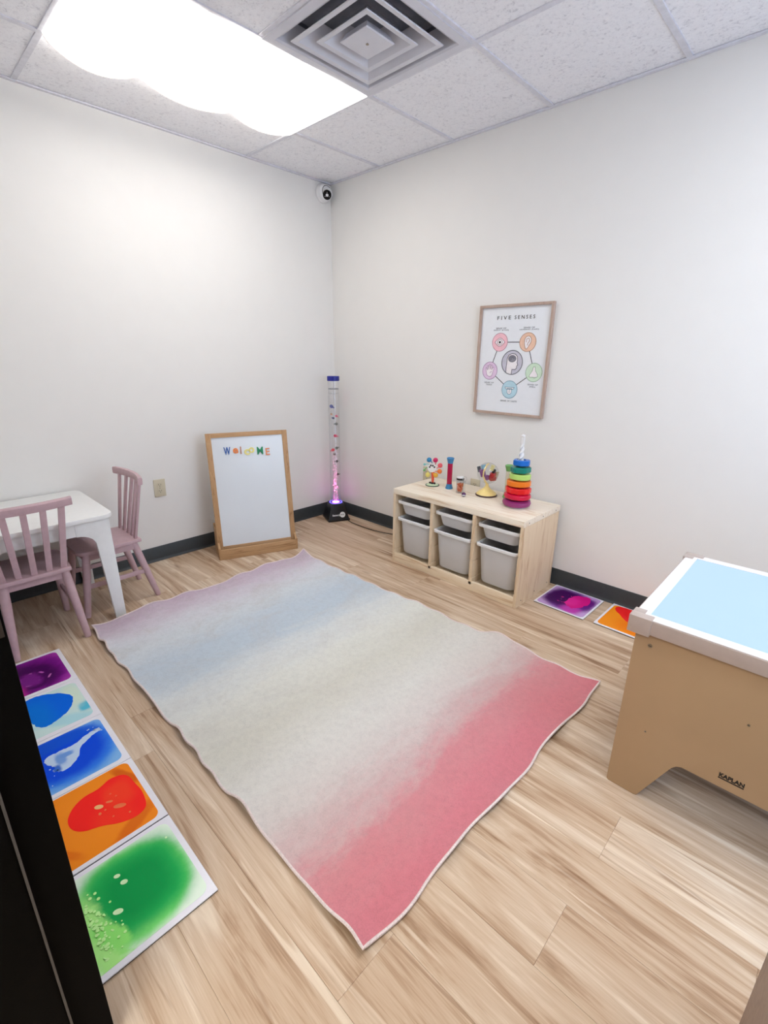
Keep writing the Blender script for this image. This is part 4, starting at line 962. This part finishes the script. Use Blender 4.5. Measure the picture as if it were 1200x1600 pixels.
bm = BM(); tube(bm, [(.262, -.10, .012), (.30, -.135, .004), (.36, -.150, .004), (.45, -.155, .004), (.53, -.158, .004), (.62, -.150, .004), (.72, -.132, .004), (.80, -.10, .004), (.90, -.04, .006)], .0032, 6)
tag(obj('power_cord', bm, M['cord']), 'thin black power cord running from the bubble tube along the floor', 'cord')

# ================================================================== KIDS TABLE
tb = thing('kids_table', 'white childrens table with rounded corners and arched legs at the left wall', 'table', (.315, -2.315, 0))
tx0, tx1, ty0, ty1 = -.300, .312, -.318, .322
obj('tabletop', prism(BM(), rrect(tx0, ty0, tx1, ty1, .055, 6), .022, 'xy', .558, .004), M['white'], tb)
zt = .558
for sxx in (-1, 1):
    for syy in (-1, 1):
        cx = tx1-.018 if sxx > 0 else tx0+.014; cyy = ty1-.020 if syy > 0 else ty0+.020
        def leg(u0, su, wtop):
            # outline in (u, z): outer edge at u0, growing inwards by -su
            pts = [(u0, 0), (u0-su*.012, zt-.0), (u0-su*wtop, zt), (u0-su*wtop, zt-.068)]
            for i in range(1, 8):
                a = R(90*i/7); pts.append((u0-su*(wtop-(wtop-.075)*math.sin(a)), zt-.068-.06*(1-math.cos(a))))
            pts.append((u0-su*.048, 0)); return pts
        b = BM()
        prism(b, leg(cyy, syy, .155), .022, 'yz', cx-.022 if sxx > 0 else cx, .0015)
        cxo = cx-(.022 if sxx > 0 else -.022)
        L2 = leg(cx, sxx, .150); 
        prism(b, [(max(min(p[0], 9), -9), p[1]) for p in L2], .022, 'xz', cyy-.022 if syy > 0 else cyy, .0015)
        obj('leg', b, M['white'], tb)
b = BM()
box(b, (tx1-.036, ty0+.17, zt-.066), (tx1-.021, ty1-.17, zt)); obj('apron', b, M['white'], tb)
obj('apron', box(BM(), (tx0+.015, ty0+.17, zt-.066), (tx0+.032, ty1-.17, zt)), M['white'], tb)
obj('apron', box(BM(), (tx0+.165, ty1-.034, zt-.066), (tx1-.165, ty1-.019, zt)), M['white'], tb)
obj('apron', box(BM(), (tx0+.165, ty0+.019, zt-.066), (tx1-.165, ty0+.034, zt)), M['white'], tb)

# ================================================================== KIDS CHAIRS
def make_chair(label, loc, rz):
    t_ = thing('kids_chair', label, 'chair', loc, rz, 'mauve pink childrens chairs at the white table')
    m = M['pink']; zs = .365
    seat = [(-.143, .135), (-.150, .02)]
    seat = smooth_poly([(.140, .137), (.146, .137), (.158, -.05), (.160, -.14), (.150, -.165), (.120, -.180), (-.120, -.180), (-.150, -.165), (-.160, -.14), (-.158, -.05), (-.146, .137), (-.140, .137)], 1)
    obj('seat', prism(BM(), seat, .020, 'xy', zs-.020, .005), m, t_)
    b = BM(); box(b, (-.118, .095, zs-.058), (.118, .112, zs-.020), .002); box(b, (-.122, -.150, zs-.058), (.122, -.133, zs-.020), .002)
    box(b, (-.136, -.133, zs-.058), (-.119, .095, zs-.020), .002); box(b, (.119, -.133, zs-.058), (.136, .095, zs-.020), .002)
    obj('seat_frame', b, m, t_)
    tops, feet = {}, {}
    for sx_ in (-1, 1):
        for nm, ty, fy in (('b', .100, .182), ('f', -.135, -.185)):
            p0 = Vector((sx_*(.120 if nm == 'b' else .128), ty, zs-.020)); p1 = Vector((sx_*.145, fy, 0)); tops[sx_, nm] = p0; feet[sx_, nm] = p1
            d = p1-p0
            b = BM(); tube(b, [p0, p0+d*.25, p0+d*.6, p0+d*.97, p1+Vector((0, 0, .0))], .017, 14, radii=[.0185, .0195, .0175, .0150, .0135])
            o = obj('leg', b, m, t_)
        # side stretcher
        f_ = 1-.165/(zs-.02)
        a = tops[sx_, 'b'].lerp(feet[sx_, 'b'], f_); c = tops[sx_, 'f'].lerp(feet[sx_, 'f'], f_)
        d = (c-a); L = d.length; q = Vector((0, 1, 0)).rotation_difference(d.normalized()).to_matrix()
        b = box(BM(), (-.007, -L/2, -.012), (.007, L/2, .012), .003); bmesh.ops.transform(b, matrix=Matrix.Translation((a+c)/2) @ q.to_4x4(), verts=b.verts)
        obj('stretcher', b, m, t_)
    # back: five flat slats and a bowed rail
    for k in range(-2, 3):
        bow = .022*(1-(k/2.35)**2)
        p0 = Vector((k*.0590, .113+bow*.25, zs-.004)); p1 = Vector((k*.0745, .165+bow, .690)); d = p1-p0; L = d.length
        q = Vector((0, 0, 1)).rotation_difference(d.normalized()).to_matrix(); wdt = .0125 if abs(k) < 2 else .0135
        b = box(BM(), (-wdt, -.0065, 0), (wdt, .0065, L), .003); bmesh.ops.transform(b, matrix=Matrix.Translation(p0) @ q.to_4x4(), verts=b.verts)
        obj('slat', b, m, t_)
    bm = BM(); N = 20; sec = []
    for i in range(N+1):
        u = -1+2*i/N; x = u*.193; y = .165+.030*(1-u*u)-.006; 
        sec.append([bm.verts.new((x, y+dy, z)) for dy, z in ((-.009, .674), (.010, .674), (.013, .680), (.014, .706), (.009, .712), (-.008, .712), (-.011, .706), (-.011, .680))])
    for a, c in zip(sec, sec[1:]):
        for k in range(8): bm.faces.new((a[k], a[(k+1) % 8], c[(k+1) % 8], c[k]))
    bm.faces.new(sec[0][::-1]); bm.faces.new(sec[-1]); bmesh.ops.recalc_face_normals(bm, faces=bm.faces)
    obj('top_rail', bm, m, t_)
    return t_
make_chair('mauve pink slatted chair in front of the white table, back to the viewer', (.505, -2.364, 0), R(-90))
make_chair('mauve pink slatted chair at the end of the table beside the wall outlet', (.345, -1.980, 0), 0)

# ================================================================== LIGHT TABLE
KX, KY = 2.850, -1.270; KW, KD = .62, .62
lt2 = thing('light_table', 'champagne light table with glowing pale blue top at the right edge', 'light table', (KX, KY, 0))
def panel(L_, foot0=.0, h=.582):
    P = [(.006, 0), (.085, 0), (.094, .004), (.165, .165), (.176, .180), (.19, .187)]
    Q = [(L_-p[0], p[1]) for p in P[::-1]]
    return P+Q+[(L_, .006), (L_, h), (0, h), (0, .006)]
obj('front_panel', prism(BM(), panel(KW), .016, 'xz', 0, .002), M['champ'], lt2)
obj('back_panel', prism(BM(), panel(KW), .016, 'xz', KD-.016, .002), M['champ'], lt2)
pl_ = [(.016+p[0]*(KD-.032)/KD, p[1]) for p in panel(KD)]
obj('side_panel', prism(BM(), pl_, .016, 'yz', .0, .0015), M['champ'], lt2)
obj('side_panel', prism(BM(), pl_, .016, 'yz', KW-.016, .0015), M['champ'], lt2)
b = BM(); box(b, (.02, .003, -.0), (.085, .013, .0025)); obj('floor_glide', b, M['slot'], lt2)
e = .016
for lo, hi in (((-e, -e, .580), (KW+e, .030, .624)), ((-e, KD-.030, .580), (KW+e, KD+e, .624)), ((-e, .030, .580), (.030, KD-.030, .624)), ((KW-.030, .030, .580), (KW+e, KD-.030, .624))):
    obj('rim_band', box(BM(), lo, hi, .002), M['cap'], lt2)
for lo, hi in (((-e+.003, -e+.003, .6243), (KW+e-.003, .024, .6265)), ((-e+.003, KD-.024, .6243), (KW+e-.003, KD+e-.003, .6265)), ((-e+.003, .024, .6243), (.024, KD-.024, .6265)), ((KW-.024, .024, .6243), (KW+e-.003, KD-.024, .6265))):
    obj('rim_top', box(BM(), lo, hi, .001, 1), M['tframe'], lt2)
for xx, yy in ((0, 0), (1, 0), (0, 1), (1, 1)):
    X0 = -e-.005 if xx == 0 else KW-.040; Y0 = -e-.005 if yy == 0 else KD-.040
    S_ = .061; K_ = .033; b = BM(); X1_, Y1_ = X0+S_, Y0+S_
    ya_, yb_ = (Y0, Y0+K_) if yy == 0 else (Y1_-K_, Y1_)
    box(b, (X0, ya_, .574), (X1_, yb_, .6285), .002)
    xa_, xb_ = (X0, X0+K_) if xx == 0 else (X1_-K_, X1_)
    box(b, (xa_+.0003, (yb_-.002 if yy == 0 else Y0), .5742), (xb_-.0003, (Y1_ if yy == 0 else ya_+.002), .6283), .002)
    obj('corner_cap', b, M['cap'], lt2)
obj('light_panel', prism(BM(), rrect(.022, .022, KW-.022, KD-.022, .012), .004, 'xy', .6205), M['tglow'], lt2, smooth=False)
def scr(x, z, r_): 
    b = BM(); cyl(b, (x, -.0015, z), (x, .001, z), r_, n=16); o = obj('screw', b, M['screw'], lt2)
    obj('screw_slot', box(BM(), (x-r_*.6, -.002, z-r_*.15), (x+r_*.6, -.0014, z+r_*.15)), M['slot'], o)
scr(2.894-KX, .539, .0065); scr(.08, .249, .003); scr(3.157-KX, .418, .0036); scr(KW-.044, .539, .0065)
bm = BM(); text_box(bm, 'KAPLAN', .277, .336, .222, .236, .0006, .045, mapf=lambda X, Y, D: (X, -.0002-D, Y))
box(bm, (.276, -.0008, .2165), (.336, -.0002, .2200)); obj('logo_lettering', bm, M['ink'], lt2, smooth=False)
